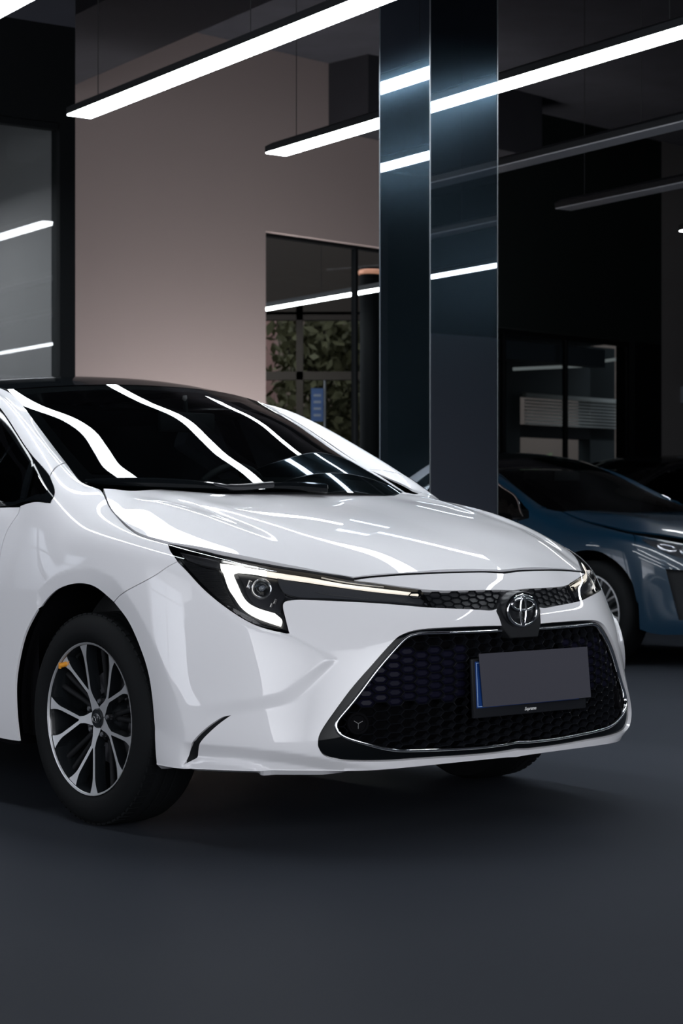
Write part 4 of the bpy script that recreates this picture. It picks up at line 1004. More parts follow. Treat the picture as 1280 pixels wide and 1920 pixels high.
# door mirrors
for sy in (-1, 1):
    st_ = SIDE.cast((-.80, 5, .98), (0, -1, 0)); p = SIDE.ev([st_], 0)[0] * [1, sy, 1]
    mb = MB(); c = Vector((-.84, sy * .97, 1.02))
    V = []; n = 20
    for (dx, s_) in ((.085, .25), (.07, .62), (.03, .92), (-.03, 1.0), (-.06, .97)):
        V += [c + Vector((dx, .105 * s_ * math.cos(t) , .068 * s_ * math.sin(t))) for t in np.linspace(0, 2*PI, n, endpoint=False)]
    F = [(r*n+i, r*n+(i+1) % n, (r+1)*n+(i+1) % n, (r+1)*n+i) for r in range(4) for i in range(n)] + [tuple(range(n)), tuple(4*n+i for i in range(n))]
    mb.add(V, F); dm = mb.build('door_mirror', M['paint'], car, angle=50)
    mb = MB(); mb.tube([(p[0], p[1], p[2]), (c.x, c.y - sy * .08, c.z - .03)], .018, 8); mb.build('mirror_stalk', M['gloss_black'], dm, angle=50)
    mb = MB(); mb.box((-.904, sy*.97 - .09, .965), (-.900, sy*.97 + .09, 1.075)); mb.build('mirror_glass', M['chrome'], dm, bevel=.001)
# ================================================================== the showroom (world frame = camera on the ground plane at 0,0)
ANG = math.radians(33.88)
LX = Vector((math.sin(ANG), -math.cos(ANG), 0)); NX = Vector((math.cos(ANG), math.sin(ANG), 0))
def room(n, s, z=0.): return NX * n + LX * s + Vector((0, 0, z))
RM = Matrix.Rotation(ANG, 4, 'Z')          # local x -> NX, local y -> -LX
M['floor'] = mat('epoxy_floor', (.040, .045, .056), .5, spec=.02, noise=(.6, .12), bump=(2.2, .05, .01))
M['pink_wall'] = mat('warm_wall', (.42, .355, .345), .75, spec=.2, bump=(60, .05, .002))
M['dark_wall'] = mat('dark_green_wall', (.009, .014, .014), .8, spec=.2)
M['grey_wall'] = mat('grey_wall', (.22, .21, .21), .8, spec=.2, noise=(1.5, .1))
M['ceiling'] = mat('dark_ceiling', (.060, .062, .075), .9, spec=.1, noise=(3, .25))
M['beam'] = mat('beam_paint', (.055, .056, .066), .85, spec=.1, noise=(2, .2))
M['duct'] = mat('duct_metal', (.10, .105, .12), .5, spec=.3)
M['frame_black'] = mat('frame_black', (.004, .005, .006), .6, spec=.12)
M['shop_glass'] = thin_glass('shop_glass', (.84, .88, .88), ior=1.52, fres=1.5)
M['shop_glass_dark'] = thin_glass('smoked_glass', (.66, .68, .64), ior=1.5, fres=1.0)
M['shop_glass_2'] = thin_glass('smoked_glass_low', (.6, .66, .66), ior=1.45, fres=.7)
M['lamp'] = mat('lamp_diffuser', (.9, .9, .9), .5, emit=(.90, .95, 1.0), es=LAMP_POWER)
M['strip'] = mat('added_strip_glow', (.9, .9, .9), .5, emit=(1.0, .95, .93), es=150.0)  # glow of the uplight added for the warm wall
M['lamp_off'] = mat('lamp_diffuser_off', (.55, .56, .58), .5)
M['lamp_body'] = mat('lamp_body', (.010, .011, .013), .45)

def slab(name, poly, z0, z1, m, kind='structure', parent=None):
    """vertical prism over a plan polygon"""
    mb = MB(); n = len(poly); V = [Vector((p[0], p[1], z0)) for p in poly] + [Vector((p[0], p[1], z1)) for p in poly]
    mb.add(V, [tuple(range(n-1, -1, -1)), tuple(range(n, 2*n))] + [(i, (i+1) % n, n+(i+1) % n, n+i) for i in range(n)])
    return mb.build(name, m, parent, kind=kind)
KW = 1.2
W0 = Vector((-.95 * KW, 13.4 * KW, 0)); WD = Vector((.7113, .7029, 0)); WN = Vector((-.7029, .7113, 0))    # WN points away from the room
def wall(t, d=0., z=0.): return W0 + WD * (t * KW) + WN * d + Vector((0, 0, z))
ZC = 5.0
fl = [room(-4.2, -26), room(-4.2, 6), room(26, 6), room(26, -26)]
slab('floor', fl, -.1, 0., M['floor'])
slab('ceiling', [room(-4.2, -16.5), room(-4.2, 4.2), room(21, 4.2), wall(11, .3), wall(-3.5, .3), room(6, -16.5)], ZC, ZC + .15, M['ceiling'])
def wseg(name, t0, t1, z0, z1, m, d0=0., d1=.25):
    return slab(name, [wall(t0, d0), wall(t1, d0), wall(t1, d1), wall(t0, d1)], z0, z1, m)
Z1, Z2 = 3.415, 2.80
wseg('wall_back', -2.6, .564, 0, ZC, M['pink_wall'])
wseg('wall_back', .564, 2.75, Z1, ZC, M['pink_wall'])
wseg('wall_back', .564, 2.75, 0, .10, M['pink_wall'])
wseg('wall_back', 2.75, 5.4, Z2, ZC, M['dark_wall'])
wseg('wall_back', 2.75, 3.0, 0, Z2, M['dark_wall'])
wseg('wall_back', 5.4, 11, 0, ZC, M['grey_wall'])
# window 1: tall shop window in the warm wall, window 2: low glazed front at the right
def window(name, t0, t1, z0, z1, gm, posts, rails, post_w=.03):
    root = empty(name, wall((t0+t1)/2, .1)); root['kind'] = 'structure'
    def place(mb, nm, m):
        o = mb.build(nm, m, None); o.parent = root; o.matrix_parent_inverse = Matrix.Translation(-root.location); return o
    mb = MB()
    for t in posts:
        P = [wall(t - post_w/KW/2, .07), wall(t + post_w/KW/2, .07), wall(t + post_w/KW/2, .13), wall(t - post_w/KW/2, .13)]
        mb.add([Vector((p.x, p.y, z0)) for p in P] + [Vector((p.x, p.y, z1)) for p in P], [(3,2,1,0),(4,5,6,7),(0,1,5,4),(1,2,6,5),(2,3,7,6),(3,0,4,7)])
    for z, h in rails:
        P = [wall(t0, .07), wall(t1, .07), wall(t1, .13), wall(t0, .13)]
        mb.add([Vector((p.x, p.y, z)) for p in P] + [Vector((p.x, p.y, z + h)) for p in P], [(3,2,1,0),(4,5,6,7),(0,1,5,4),(1,2,6,5),(2,3,7,6),(3,0,4,7)])
    place(mb, 'window_frame', M['frame_black'])
    mb = MB(); P = [wall(t0, .10), wall(t1, .10)]; mb.add([P[0] + Vector((0,0,z0)), P[1] + Vector((0,0,z0)), P[1] + Vector((0,0,z1)), P[0] + Vector((0,0,z1))], [(0,1,2,3)]); place(mb, 'pane', gm)
    return root
window('window_1', .564, 2.75, .10, Z1, M['shop_glass_dark'], [.564, 1.56, 2.74], [(.10, .04), (Z1 - .03, .03)])
window('window_2', 3.0, 5.0, 0, Z2, M['shop_glass_2'], [3.3, 4.12, 4.98], [(0, .04), (Z2 - .05, .05)], post_w=.02)
slab('trim_1', [wall(5.0, .0), wall(5.4, .0), wall(5.4, .25), wall(5.0, .25)], 0, Z2, M['frame_black'])
M['header'] = mat('header_metal', (.16, .18, .22), .45)
slab('trim_2', [wall(3.0, .35), wall(4.95, .35), wall(4.95, .5), wall(3.0, .5)], Z2 - .26, Z2 - .07, M['header'])
# left: glazed partition at right angles to the lamp rows
SP = -10.7; NP = 5.20
def part(n0, n1, z0, z1, m, name, s0=SP, s1=SP - .12):
    return slab(name, [room(n0, s0), room(n1, s0), room(n1, s1), room(n0, s1)], z0, z1, m)
part(-4.2, NP, 3.35, 3.95, M['frame_black'], 'wall_left')
part(-4.2, NP, 3.95, ZC, M['ceiling'], 'wall_left')
part(NP - .105, NP, 0, 3.35, M['frame_black'], 'trim_3')
slab('wall_left', [room(NP - .1, SP - .1), room(NP, SP - .1), room(NP, -17.5), room(NP - .1, -17.5)], 0, ZC, M['grey_wall'])
root = empty('window_3', room(2.5, SP)); root['kind'] = 'structure'
mb = MB(); 
for z, h in ((0, .05), (3.31, .04)): mb.box((-6.7, .02, z), (2.595, .08, z + h))
for n_ in (-4.7, -2.6, -.4): mb.box((n_, .02, 0), (n_ + .05, .08, 3.35))
o = mb.build('window_frame', M['frame_black'], root); 
mb = MB(); mb.add([(-6.7, .05, 0), (2.595, .05, 0), (2.595, .05, 3.35), (-6.7, .05, 3.35)], [(0,1,2,3)]); mb.build('pane', M['shop_glass'], root)
root.rotation_euler = (0, 0, ANG)
slab('wall_left', [room(-4.2, -16.5), room(NP + .1, -16.5), room(NP + .1, -16.7), room(-4.2, -16.7)], 0, ZC, M['dark_wall'])
# wall behind the camera: daylight panels, shop front opening; and the right-hand end
part(4.2, 4.4, 0, 0.01, M['grey_wall'], 'trim_4') if False else None
def nwall(s0, s1, z0, z1, m, name='wall_front', n0=-4.2, n1=-4.4): return slab(name, [room(n0, s0), room(n0, s1), room(n1, s1), room(n1, s0)], z0, z1, m)
nwall(-16.5, 4.2, 3.3, ZC, M['dark_wall']); nwall(-16.7, -9.0, 0, 3.3, M['dark_wall']); nwall(-5.3, 4.2, 0, 3.3, M['dark_wall']); nwall(-9, 2, 0, .3, M['dark_wall'])
root = empty('window_4', room(-4.3, -3.5)); root['kind'] = 'structure'; mb = MB()
for s_ in (-9, -7.2, -5.4): 
    P = [room(-4.25, s_), room(-4.25, s_ + .1), room(-4.35, s_ + .1), room(-4.35, s_)]; P = [p - root.location for p in P]
    mb.add([Vector((p.x, p.y, .3)) for p in P] + [Vector((p.x, p.y, 3.3)) for p in P], [(3,2,1,0),(4,5,6,7),(0,1,5,4),(1,2,6,5),(2,3,7,6),(3,0,4,7)])
P = [room(-4.25, -9) - root.location, room(-4.25, -5.3) - root.location, room(-4.35, -5.3) - root.location, room(-4.35, -9) - root.location]
for z in (2.3,): mb.add([Vector((p.x, p.y, z)) for p in P] + [Vector((p.x, p.y, z + .08)) for p in P], [(3,2,1,0),(4,5,6,7),(0,1,5,4),(1,2,6,5),(2,3,7,6),(3,0,4,7)])
mb.build('window_frame', M['frame_black'], root)
M['lavender'] = mat('lavender_wall', (.60, .58, .66), .8, spec=.2)
slab('wall_right', [room(-4.2, 4.2), room(21, 4.2), room(21, 4.4), room(-4.2, 4.4)], 0, 3.0, M['lavender'])
slab('wall_right', [room(-4.2, 4.2), room(21, 4.2), room(21, 4.4), room(-4.2, 4.4)], 3.0, ZC, M['dark_wall'])
# daylight panels added on the viewer's side to brighten the car
def fill(name, loc, target, w, h, power, label):
    ld = bpy.data.lights.new(name, 'AREA'); ld.shape = 'RECTANGLE'; ld.size = w; ld.size_y = h; ld.energy = power; ld.color = (.93, .95, 1.0); ld.spread = math.radians(75)
    o = bpy.data.objects.new(name, ld); COL.objects.link(o); o.location = loc; o.rotation_euler = (target - loc).to_track_quat('-Z', 'Y').to_euler(); tag(o, label, 'added light'); return o
fill('fill_front', room(-4.05, -.5, 2.4), room(5, -3, 1.8), 8.8, 4.4, 125, 'daylight panel added behind the viewer to brighten the side of the white saloon')  # added light panel; the wall behind it is solid here
fill('fill_corner', room(-4.05, -6.9, 2.4), room(5, -6, 1.8), 4.0, 4.4, 22, 'weaker daylight panel added behind the viewer to soften a reflected edge in the bumper')  # weak panel added so the reflected edge in the bumper fades softly
fill('fill_side', room(1.6, 4.0, 2.4), room(2.2, -5, 1.8), 10.4, 4.4, 132, 'daylight panel added at the end wall to brighten the car noses')  # added light panel; the end wall has no glazing
# ceiling beams and pipes
slab('wall_side', [room(21, 4.4), room(21.2, 4.4), room(21.2, -17), room(21, -17)], 0, ZC, M['dark_wall'])
def bar_ns(name, n0, n1, s0, s1, z0, z1, m, **k): return slab(name, [room(n0, s0), room(n1, s0), room(n1, s1), room(n0, s1)], z0, z1, m, **k)
bar_ns('trim_5', 5.6, 6.5, -13.5, 4, 4.27, ZC, M['beam'])
bar_ns('trim_6', 11.2, 12.0, -11.5, 4, 4.3, ZC, M['beam'])
bar_ns('trim_7', 16.2, 16.9, -9, 4, 4.3, ZC, M['beam'])
bar_ns('trim_8', 0, 20, -6.4, -5.7, 4.35, ZC, M['beam'])
bar_ns('trim_9', .2, .9, -16, 4, 4.27, ZC, M['beam'])
slab('trim_10', [wall(1.20, -.5), wall(3.2, -.5), wall(3.2, .0), wall(1.20, .0)], 4.40, ZC, M['beam'])
for i, (s_, z, r, lab) in enumerate(((-8.4, 4.42, .10, 'round duct under the dark ceiling nearest the back wall'), (-7.45, 4.52, .075, 'thinner round duct running just in front of the widest one'), (-4.7, 4.45, .13, 'widest round duct crossing the ceiling closest to the viewer'))):
    mb = MB(); pts = [room(7.5, s_, z), room(21, s_, z)]; mb.tube(pts, r, 20)
    for k in range(9): 
        p = room(8 + k * 1.45, s_, z); mb.tube([p - NX * .015, p + NX * .015], r + .012, 20)
    o = mb.build('ceiling_duct', M['duct'], None, angle=40); tag(o, lab, 'duct', )
# mirror-clad column
M['mirror'] = bpy.data.materials.new('smoked_mirror'); M['mirror'].use_nodes = True; nt = M['mirror'].node_tree; nt.nodes.clear()
o_ = nt.nodes.new('ShaderNodeOutputMaterial'); a_ = nt.nodes.new('ShaderNodeBsdfGlossy'); a_.inputs[0].default_value = (.30, .33, .37, 1); a_.inputs[1].default_value = .0
b_ = nt.nodes.new('ShaderNodeBsdfGlossy'); b_.inputs[0].default_value = (.022, .036, .048, 1); b_.inputs[1].default_value = .22
c_ = nt.nodes.new('ShaderNodeAddShader'); nt.links.new(a_.outputs[0], c_.inputs[0]); nt.links.new(b_.outputs[0], c_.inputs[1]); nt.links.new(c_.outputs[0], o_.inputs[0])
M['edge_metal'] = mat('edge_trim_metal', (.25, .27, .29), .35, metal=.9)
P0 = Vector((.378, 8.12, 0)); cw, cl = .366, .373
col = empty('mirror_column', P0, 0, 'square column clad in smoked mirror behind the white saloon, rising to the ceiling', 'column')
def cp_(a, b): return NX * a - LX * b
def cslab(name, poly, m, z0=0., z1=ZC):
    mb = MB(); n = len(poly); V = [Vector((p.x, p.y, z0)) for p in poly] + [Vector((p.x, p.y, z1)) for p in poly]
    mb.add(V, [tuple(range(n-1, -1, -1)), tuple(range(n, 2*n))] + [(i, (i+1) % n, n+(i+1) % n, n+i) for i in range(n)]); return mb.build(name, m, col)
g_ = .004
cslab('core', [cp_(.01, .01), cp_(cw-.01, .01), cp_(cw-.01, cl-.01), cp_(.01, cl-.01)], M['frame_black'])
cslab('mirror_panel', [cp_(g_, 0), cp_(cw-g_, 0), cp_(cw-g_, .008), cp_(g_, .008)], M['mirror'])
cslab('mirror_panel', [cp_(0, g_), cp_(.008, g_), cp_(.008, cl-g_), cp_(0, cl-g_)], M['mirror'])
cslab('mirror_panel', [cp_(cw, g_), cp_(cw-.008, g_), cp_(cw-.008, cl-g_), cp_(cw, cl-g_)], M['mirror'])
cslab('mirror_panel', [cp_(g_, cl), cp_(cw-g_, cl), cp_(cw-g_, cl-.008), cp_(g_, cl-.008)], M['mirror'])
for a, b in ((0, 0), (cw, 0), (0, cl), (cw, cl)):
    cslab('corner_trim', [cp_(a-.0022, b-.0022), cp_(a+.0022, b-.0022), cp_(a+.0022, b+.0022), cp_(a-.0022, b+.0022)], M['edge_metal'])

# pendant lamps
def pendant(n, s0, s1, lit, label, z=3.0, w=.145, cab=1.5):
    c = room(n, s0, z); o = empty('pendant_lamp', c, ANG - PI/2, label, 'pendant lamp')     # local x -> LX
    Lh = s1 - s0
    mb = MB(); mb.box((-.004, -w/2, .0), (Lh + .004, w/2, .004)); mb.box((-.004, -w/2, .0), (.0, w/2, .062)); mb.box((Lh, -w/2, 0), (Lh + .004, w/2, .062))
    mb = MB(); V = [(0,-w/2,0),(0,-w/2,.035),(0,-.022,.062),(0,.022,.062),(0,w/2,.035),(0,w/2,0)]
    k = len(V); V = V + [(Lh, y, zz) for _, y, zz in V]
    mb.add(V, [tuple(range(k)), tuple(range(2*k-1, k-1, -1))] + [(i, i+1, k+i+1, k+i) for i in range(k-1)] + [(0, k-1, 2*k-1, k)][:0])
    mb.build('lamp_housing', M['lamp_body'], o, angle=25)
    mb = MB(); mb.box((.003, -w/2+.004, -.006), (Lh-.003, w/2-.004, .003)); mb.build('diffuser', M['lamp'] if lit else M['lamp_off'], o, bevel=.0)
    x = .22
    while x < Lh:
        mb = MB(); mb.tube([(x, 0, .06), (x, 0, ZC - z)], .0025, 6); mb.build('cable', M['lamp_body'], o); x += cab
    return o
pendant(1.67, -9.1, -5.4, True, 'lit tube pendant above the near side of the white saloon')
pendant(3.17, -9.6, -4.9, True, 'lit tube pendant cut by the top left corner of the photo')
pendant(4.375, -8.96, -4.2, True, 'longest bright tube pendant, its end in front of the warm wall')
pendant(5.764, -9.26, -1.0, True, 'lit tube pendant that passes behind the mirror column')
pendant(7.12, -9.4, 1.0, False, 'unlit tube pendant high to the right of the column')
pendant(8.40, -9.83, 1.0, False, 'unlit tube pendant, the farthest unlit one on the right')
pendant(9.80, -10.1, 1.0, True, 'lit tube pendant whose end just shows at the right edge')
pendant(10.42, -17.6, -14.62, True, 'lit tube pendant in the vestibule beyond the tall window', z=3.1)
pendant(3.8, -15.8, -10.95, True, 'longer tube pendant added out of view to light the room behind the left glass partition')  # unseen lamp added to brighten what shows through the partition
pendant(4.35, -12.05, -10.95, True, 'short tube pendant added out of view to light the panel behind the left glass partition')  # unseen lamp added close to the pale panel to lift its brightness

# uplight added out of sight behind the white car to brighten the warm wall
o = empty('added_strip_light', wall(-.35, -.85), math.atan2(WD.y, WD.x), 'low strip light added out of view behind the white saloon to brighten the warm wall', 'strip light')
mb = MB(); mb.box((-.75, -.05, 0), (2.0, .05, .10)); mb.box((-.75, -.06, 0), (2.0, -.05, .22)); mb.build('housing', M['lamp_body'], o, bevel=.004)
mb = MB(); mb.box((-.73, -.04, .098), (1.98, .04, .106)); mb.build('diffuser', M['strip'], o)

# things behind the glass, beyond the partition
M['pale'] = mat('pale_panel', (.78, .82, .84), .6); M['cool'] = mat('cool_grey', (.24, .27, .32), .7)
o = slab('post', [room(4.45, -12.9), room(4.72, -12.9), room(4.72, -13.2), room(4.45, -13.2)], 0, ZC, M['cool'], kind=None); tag(o, 'pale square post standing behind the left glass partition', 'post')
o = slab('screen_panel', [room(1.5, -12.2), room(5.05, -12.2), room(5.05, -12.26), room(1.5, -12.26)], 0, 2.31, M['pale'], kind=None); tag(o, 'pale blank panel behind the left glass partition, above the black roof', 'panel')
# radiator-like slatted cabinet reflected/standing behind the column base is part of the dark wall
# beyond window 1: frame of the outer facade, trees, banner, house
def beyond(t, d, z): return wall(t, d, z)
M['leaf'] = mat('leaf', (.13, .125, .06), .7, noise=(8, .5)); M['brickpink'] = mat('pink_facade', (.42, .24, .21), .8, noise=(3, .15)); M['banner'] = mat('banner_blue', (.14, .24, .52), .6); M['banner_w'] = mat('banner_white', (.5, .55, .65), .6)
M['outer'] = mat('outer_frame_brown', (.05, .038, .03), .6); M['bark'] = mat('bark', (.06, .045, .035), .9)
def ray_at(u, v, D): return Vector(((u - 640) / FPX * D, D, CAMH + (HORIZON - v) / FPX * D))
DF = 21.0
fr = empty('shopfront_frame', ray_at(560, 900, DF - .1), 0, 'brown timber cross frame of the outer shop front, seen through the tall window', 'window frame')
mb = MB(); b0 = fr.location
def bx(a, b): mb.box(tuple(Vector(a) - b0), tuple(Vector(b) - b0))
for u0, u1 in ((555, 568), (700, 716)):
    A = ray_at(u0, 560, DF - .1); B = ray_at(u1, 1200, DF - .05); bx((A.x, A.y, 0), (B.x, B.y + .08, A.z))
mb.build('upright', M['outer'], fr)
mb = MB()
for v0, v1 in ((600, 570), (712, 700)):
    A = ray_at(470, v0, DF - .1); B = ray_at(740, v1, DF - .05); bx((A.x, A.y, A.z), (B.x, B.y + .06, A.z + .09))
mb.build('cross_rail', M['outer'], fr)
A = ray_at(440, 590, DF - .1); B = ray_at(760, 590, DF)
mb = MB(); bx((A.x, A.y, A.z), (B.x, B.y, 5.4)); mb.build('reflection_board', M['outer'], fr)  # board added for the dark interior reflected in the tall window
A = ray_at(470, 640, DF + 4); B = ray_at(556, 1100, DF + 4)
mb = MB(); mb.box((A.x - 1.5, A.y, 0), (B.x - .3, B.y + 1.5, 5.2)); o = mb.build('building', M['brickpink'], None); tag(o, 'pink rendered building beyond the tall window', 'building')
# trees outside
def tree(x, y, h, r, n, seed, lab):
    rs = np.random.RandomState(seed); o = empty('tree', (x, y, 0), 0, lab, 'tree')
    mb = MB(); mb.tube([(0,0,0),(.05,.02,h*.35),(-.04,0,h*.62),(.03,0,h*.9)], [.11,.09,.06,.02], 8)
    for k in range(6):
        a = rs.rand() * 6.28; z0 = h * (.35 + .08 * k); mb.tube([(0,0,z0),(math.cos(a)*r*.5, math.sin(a)*r*.5, z0+h*.12),(math.cos(a)*r*.85, math.sin(a)*r*.85, z0+h*.2)], [.04,.025,.008], 6)
    mb.build('trunk', M['bark'], o, angle=60)
    V = []; F = []
    for k in range(n):
        d = rs.randn(3); d /= np.linalg.norm(d); q = d * (rs.rand() ** .4) * np.array([r, r, h*.36]) + np.array([0, 0, h*.66]); q += .12 * rs.randn(3)
        a = rs.randn(3); a /= np.linalg.norm(a); b = np.cross(a, rs.randn(3)); b /= np.linalg.norm(b); s_ = .07 + .05 * rs.rand(); i = len(V)
        V += [q - a*s_, q + b*s_*.45, q + a*s_, q - b*s_*.45]; F.append((i, i+1, i+2, i+3))
    link_mesh('foliage', V, F, M['leaf'], o, smooth=False)
for i, (u, D, h, r) in enumerate(((604, 23.4, 4.2, .62), (690, 24.9, 4.6, .62))):
    p = ray_at(u, 900, D); tree(p.x, p.y, h, r, 2200, i, ('leafy tree directly behind the blue banner, seen through the tall window', 'leafy tree right of the blue banner, seen through the tall window')[i])
A = ray_at(583, 728, 22.2); B = ray_at(606, 790, 22.2)
bn = empty('banner', ((A.x + B.x)/2, A.y, 0), 0, 'tall blue banner on a pole outside the tall window', 'banner'); w_ = (B.x - A.x) / 2
mb = MB(); mb.box((-w_, 0, B.z), (w_, .02, A.z)); mb.build('cloth', M['banner'], bn)
mb = MB(); 
for k in range(4): mb.box((-w_*.6, -.004, B.z + (A.z-B.z)*(.15 + .2*k)), (w_*.6, .0, B.z + (A.z-B.z)*(.22 + .2*k)))
mb.build('banner_stripe', M['banner_w'], bn)
mb = MB(); mb.tube([(w_ + .02, .01, 0), (w_ + .02, .01, A.z + .1)], .015, 8); mb.build('pole', M['steel'], bn)
# outer ground and far facade so the outside closes
M['asphalt'] = mat('asphalt', (.05, .05, .05), .9); M['facade'] = mat('far_facade', (.20, .15, .12), .8, noise=(1, .3))
slab('trim_11', [Vector((-9, 30, 0)), Vector((14, 30, 0)), Vector((14, 31, 0)), Vector((-9, 31, 0))], 0, 5, M['facade'])
# back room behind window 2 with blinds
M['blind'] = bpy.data.materials.new('blind_slat'); M['blind'].use_nodes = True; nt = M['blind'].node_tree; nt.nodes.clear()
o_ = nt.nodes.new('ShaderNodeOutputMaterial'); a_ = nt.nodes.new('ShaderNodeBsdfTranslucent'); a_.inputs[0].default_value = (.9, .9, .86, 1)
b_ = nt.nodes.new('ShaderNodeBsdfDiffuse'); b_.inputs[0].default_value = (.7, .7, .68, 1); c_ = nt.nodes.new('ShaderNodeMixShader'); c_.inputs[0].default_value = .35
nt.links.new(a_.outputs[0], c_.inputs[1]); nt.links.new(b_.outputs[0], c_.inputs[2]); nt.links.new(c_.outputs[0], o_.inputs[0])
M['roomwall'] = mat('back_room_wall', (.035, .045, .045), .8)
A0 = wall(2.75, 4.2); 
def wz(u, v, d):   # point on the plane d behind the back wall that is seen at a pixel
    o = Vector((0, 0, CAMH)); dr = Vector(((u-640)/FPX, 1, (HORIZON-v)/FPX)); P = W0 + WN * d; t = (P - o).dot(WN) / dr.dot(WN); q = o + dr * t
    return (q - W0).dot(WD) / KW, q.z
d_ = 3.4
tA, zA = wz(975, 760, d_); tB, zB = wz(1152, 805, d_); _, zT = wz(1060, 748, d_); _, zM = wz(1060, 822, d_); _, zL = wz(1060, 900, d_)
wseg('wall_back_room', 5.5, tA, 0, Z2 + .4, M['roomwall'], d_, d_ + .2); wseg('wall_back_room', tB, 8, 0, Z2 + .4, M['roomwall'], d_, d_ + .2)
wseg('wall_back_room', tA, tB, zT, Z2 + .4, M['roomwall'], d_, d_ + .2); wseg('wall_back_room', tA, tB, zM, zB, M['frame_black'], d_, d_ + .2); wseg('wall_back_room', tA, tB, 0, zL - .3, M['roomwall'], d_, d_ + .2)
slab('ceiling_back_room', [wall(2.86, .25), wall(8, .25), wall(8, d_ + .2), wall(5.5, d_ + .2)], Z2 + .4, Z2 + .5, M['roomwall'])
slab('wall_back_room', [wall(2.86, .25), wall(2.94, .25), wall(5.52, d_), wall(5.44, d_)], 0, Z2 + .4, M['roomwall'])
bl = empty('window_blind', wall((tA+tB)/2, d_ - .08), math.atan2(WD.y, WD.x), 'white venetian blind in the far back room, seen over the blue car', 'blind')
W_ = (tB - tA) * KW / 2; k = 0; z = zB
slats = 0
while z < zT - .02:
    mb = MB(); mb.box((-W_, -.012, z), (W_, .012, z + .022), Matrix.Translation((0, 0, 0))); mb.build('slat', M['blind'], bl); z += .042
mb = MB(); mb.box((-W_ - .02, -.03, zT - .02), (W_ + .02, .03, zT + .03)); mb.build('head_rail', M['blind'], bl)
mb = MB(); mb.box((-3.2, 3.3, 0), (3.6, 3.5, 0.01)); 
hedge_c = wall((tA+tB)/2, d_ + 3.5)
rs = np.random.RandomState(5); V = []; F = []
for k in range(3500):
    q = np.array([rs.uniform(-1.4, 3.5), rs.uniform(-.4, .4), rs.uniform(0, 1.9)]); a = rs.randn(3); a /= np.linalg.norm(a); b = np.cross(a, rs.randn(3)); b /= np.linalg.norm(b); s_ = .09; i = len(V)
    V += [q - a*s_, q + b*s_*.5, q + a*s_, q - b*s_*.5]; F.append((i, i+1, i+2, i+3))
o = link_mesh('hedge', V, F, mat('hedge_leaf', (.16, .20, .10), .8, noise=(6, .5)), None, smooth=False); o.location = hedge_c; o.rotation_euler = (0, 0, math.atan2(WD.y, WD.x)); tag(o, 'green hedge outside the back room window, below the blind', 'hedge')
# dim strip lamps in the back room
M['dim'] = mat('dim_tube', (.8, .8, .8), .5, emit=(.9, .95, .95), es=.16)
for (a, b, lab) in (((962, 692), (1092, 686), 'dim tube lamp in the back room left of the thin glass joint'), ((1102, 681), (1196, 668), 'dim tube lamp in the back room right of the thin glass joint')):
    A = ray_at(*a, 20.6); B = ray_at(*b, 20.9); o = empty('tube_lamp', (A + B) / 2, 0, lab, 'tube lamp', 'dim tube lamps in the back room'); c0 = (A + B) / 2
    mb = MB(); mb.tube([A - c0, B - c0], .018, 10); mb.build('tube', M['dim'], o)
    mb = MB(); 
    for q in (A.lerp(B, .1) - c0, A.lerp(B, .9) - c0): mb.tube([q, Vector((q.x, q.y, Z2 + .4 - c0.z))], .003, 6)
    mb.build('hanger', M['lamp_body'], o)
# dark post with a copper lamp ring seen through the tall window
pA = ray_at(694, 512, 19.6); o = empty('lamp_post', (pA.x, pA.y, 0), 0, 'dark post with a ring of small copper lights, behind the tall window beside the column', 'lamp post')
mb = MB(); mb.tube([(0, 0, 0), (0, 0, pA.z + .05)], .11, 24); mb.build('post', M['frame_black'], o)
mb = MB(); mb.lathe([(.115, pA.z - .02), (.125, pA.z - .01), (.125, pA.z + .02), (.115, pA.z + .03)], 24); mb.build('ring', mat('copper_lights', (.5, .25, .18), .3, metal=1., emit=(1., .5, .35), es=.5), o)
# small box on the grey wall, dark speaker beside window 2
q = wall(5.75, -.04); mb = MB(); mb.box((-.07, -.04, 2.18), (.07, .04, 2.36)); o = mb.build('switch_box', M['cool'], None, bevel=.006); o.location = (q.x, q.y, 0); o.rotation_euler = (0, 0, math.atan2(WD.y, WD.x)); tag(o, 'small grey box mounted on the grey wall at the right edge', 'switch box')
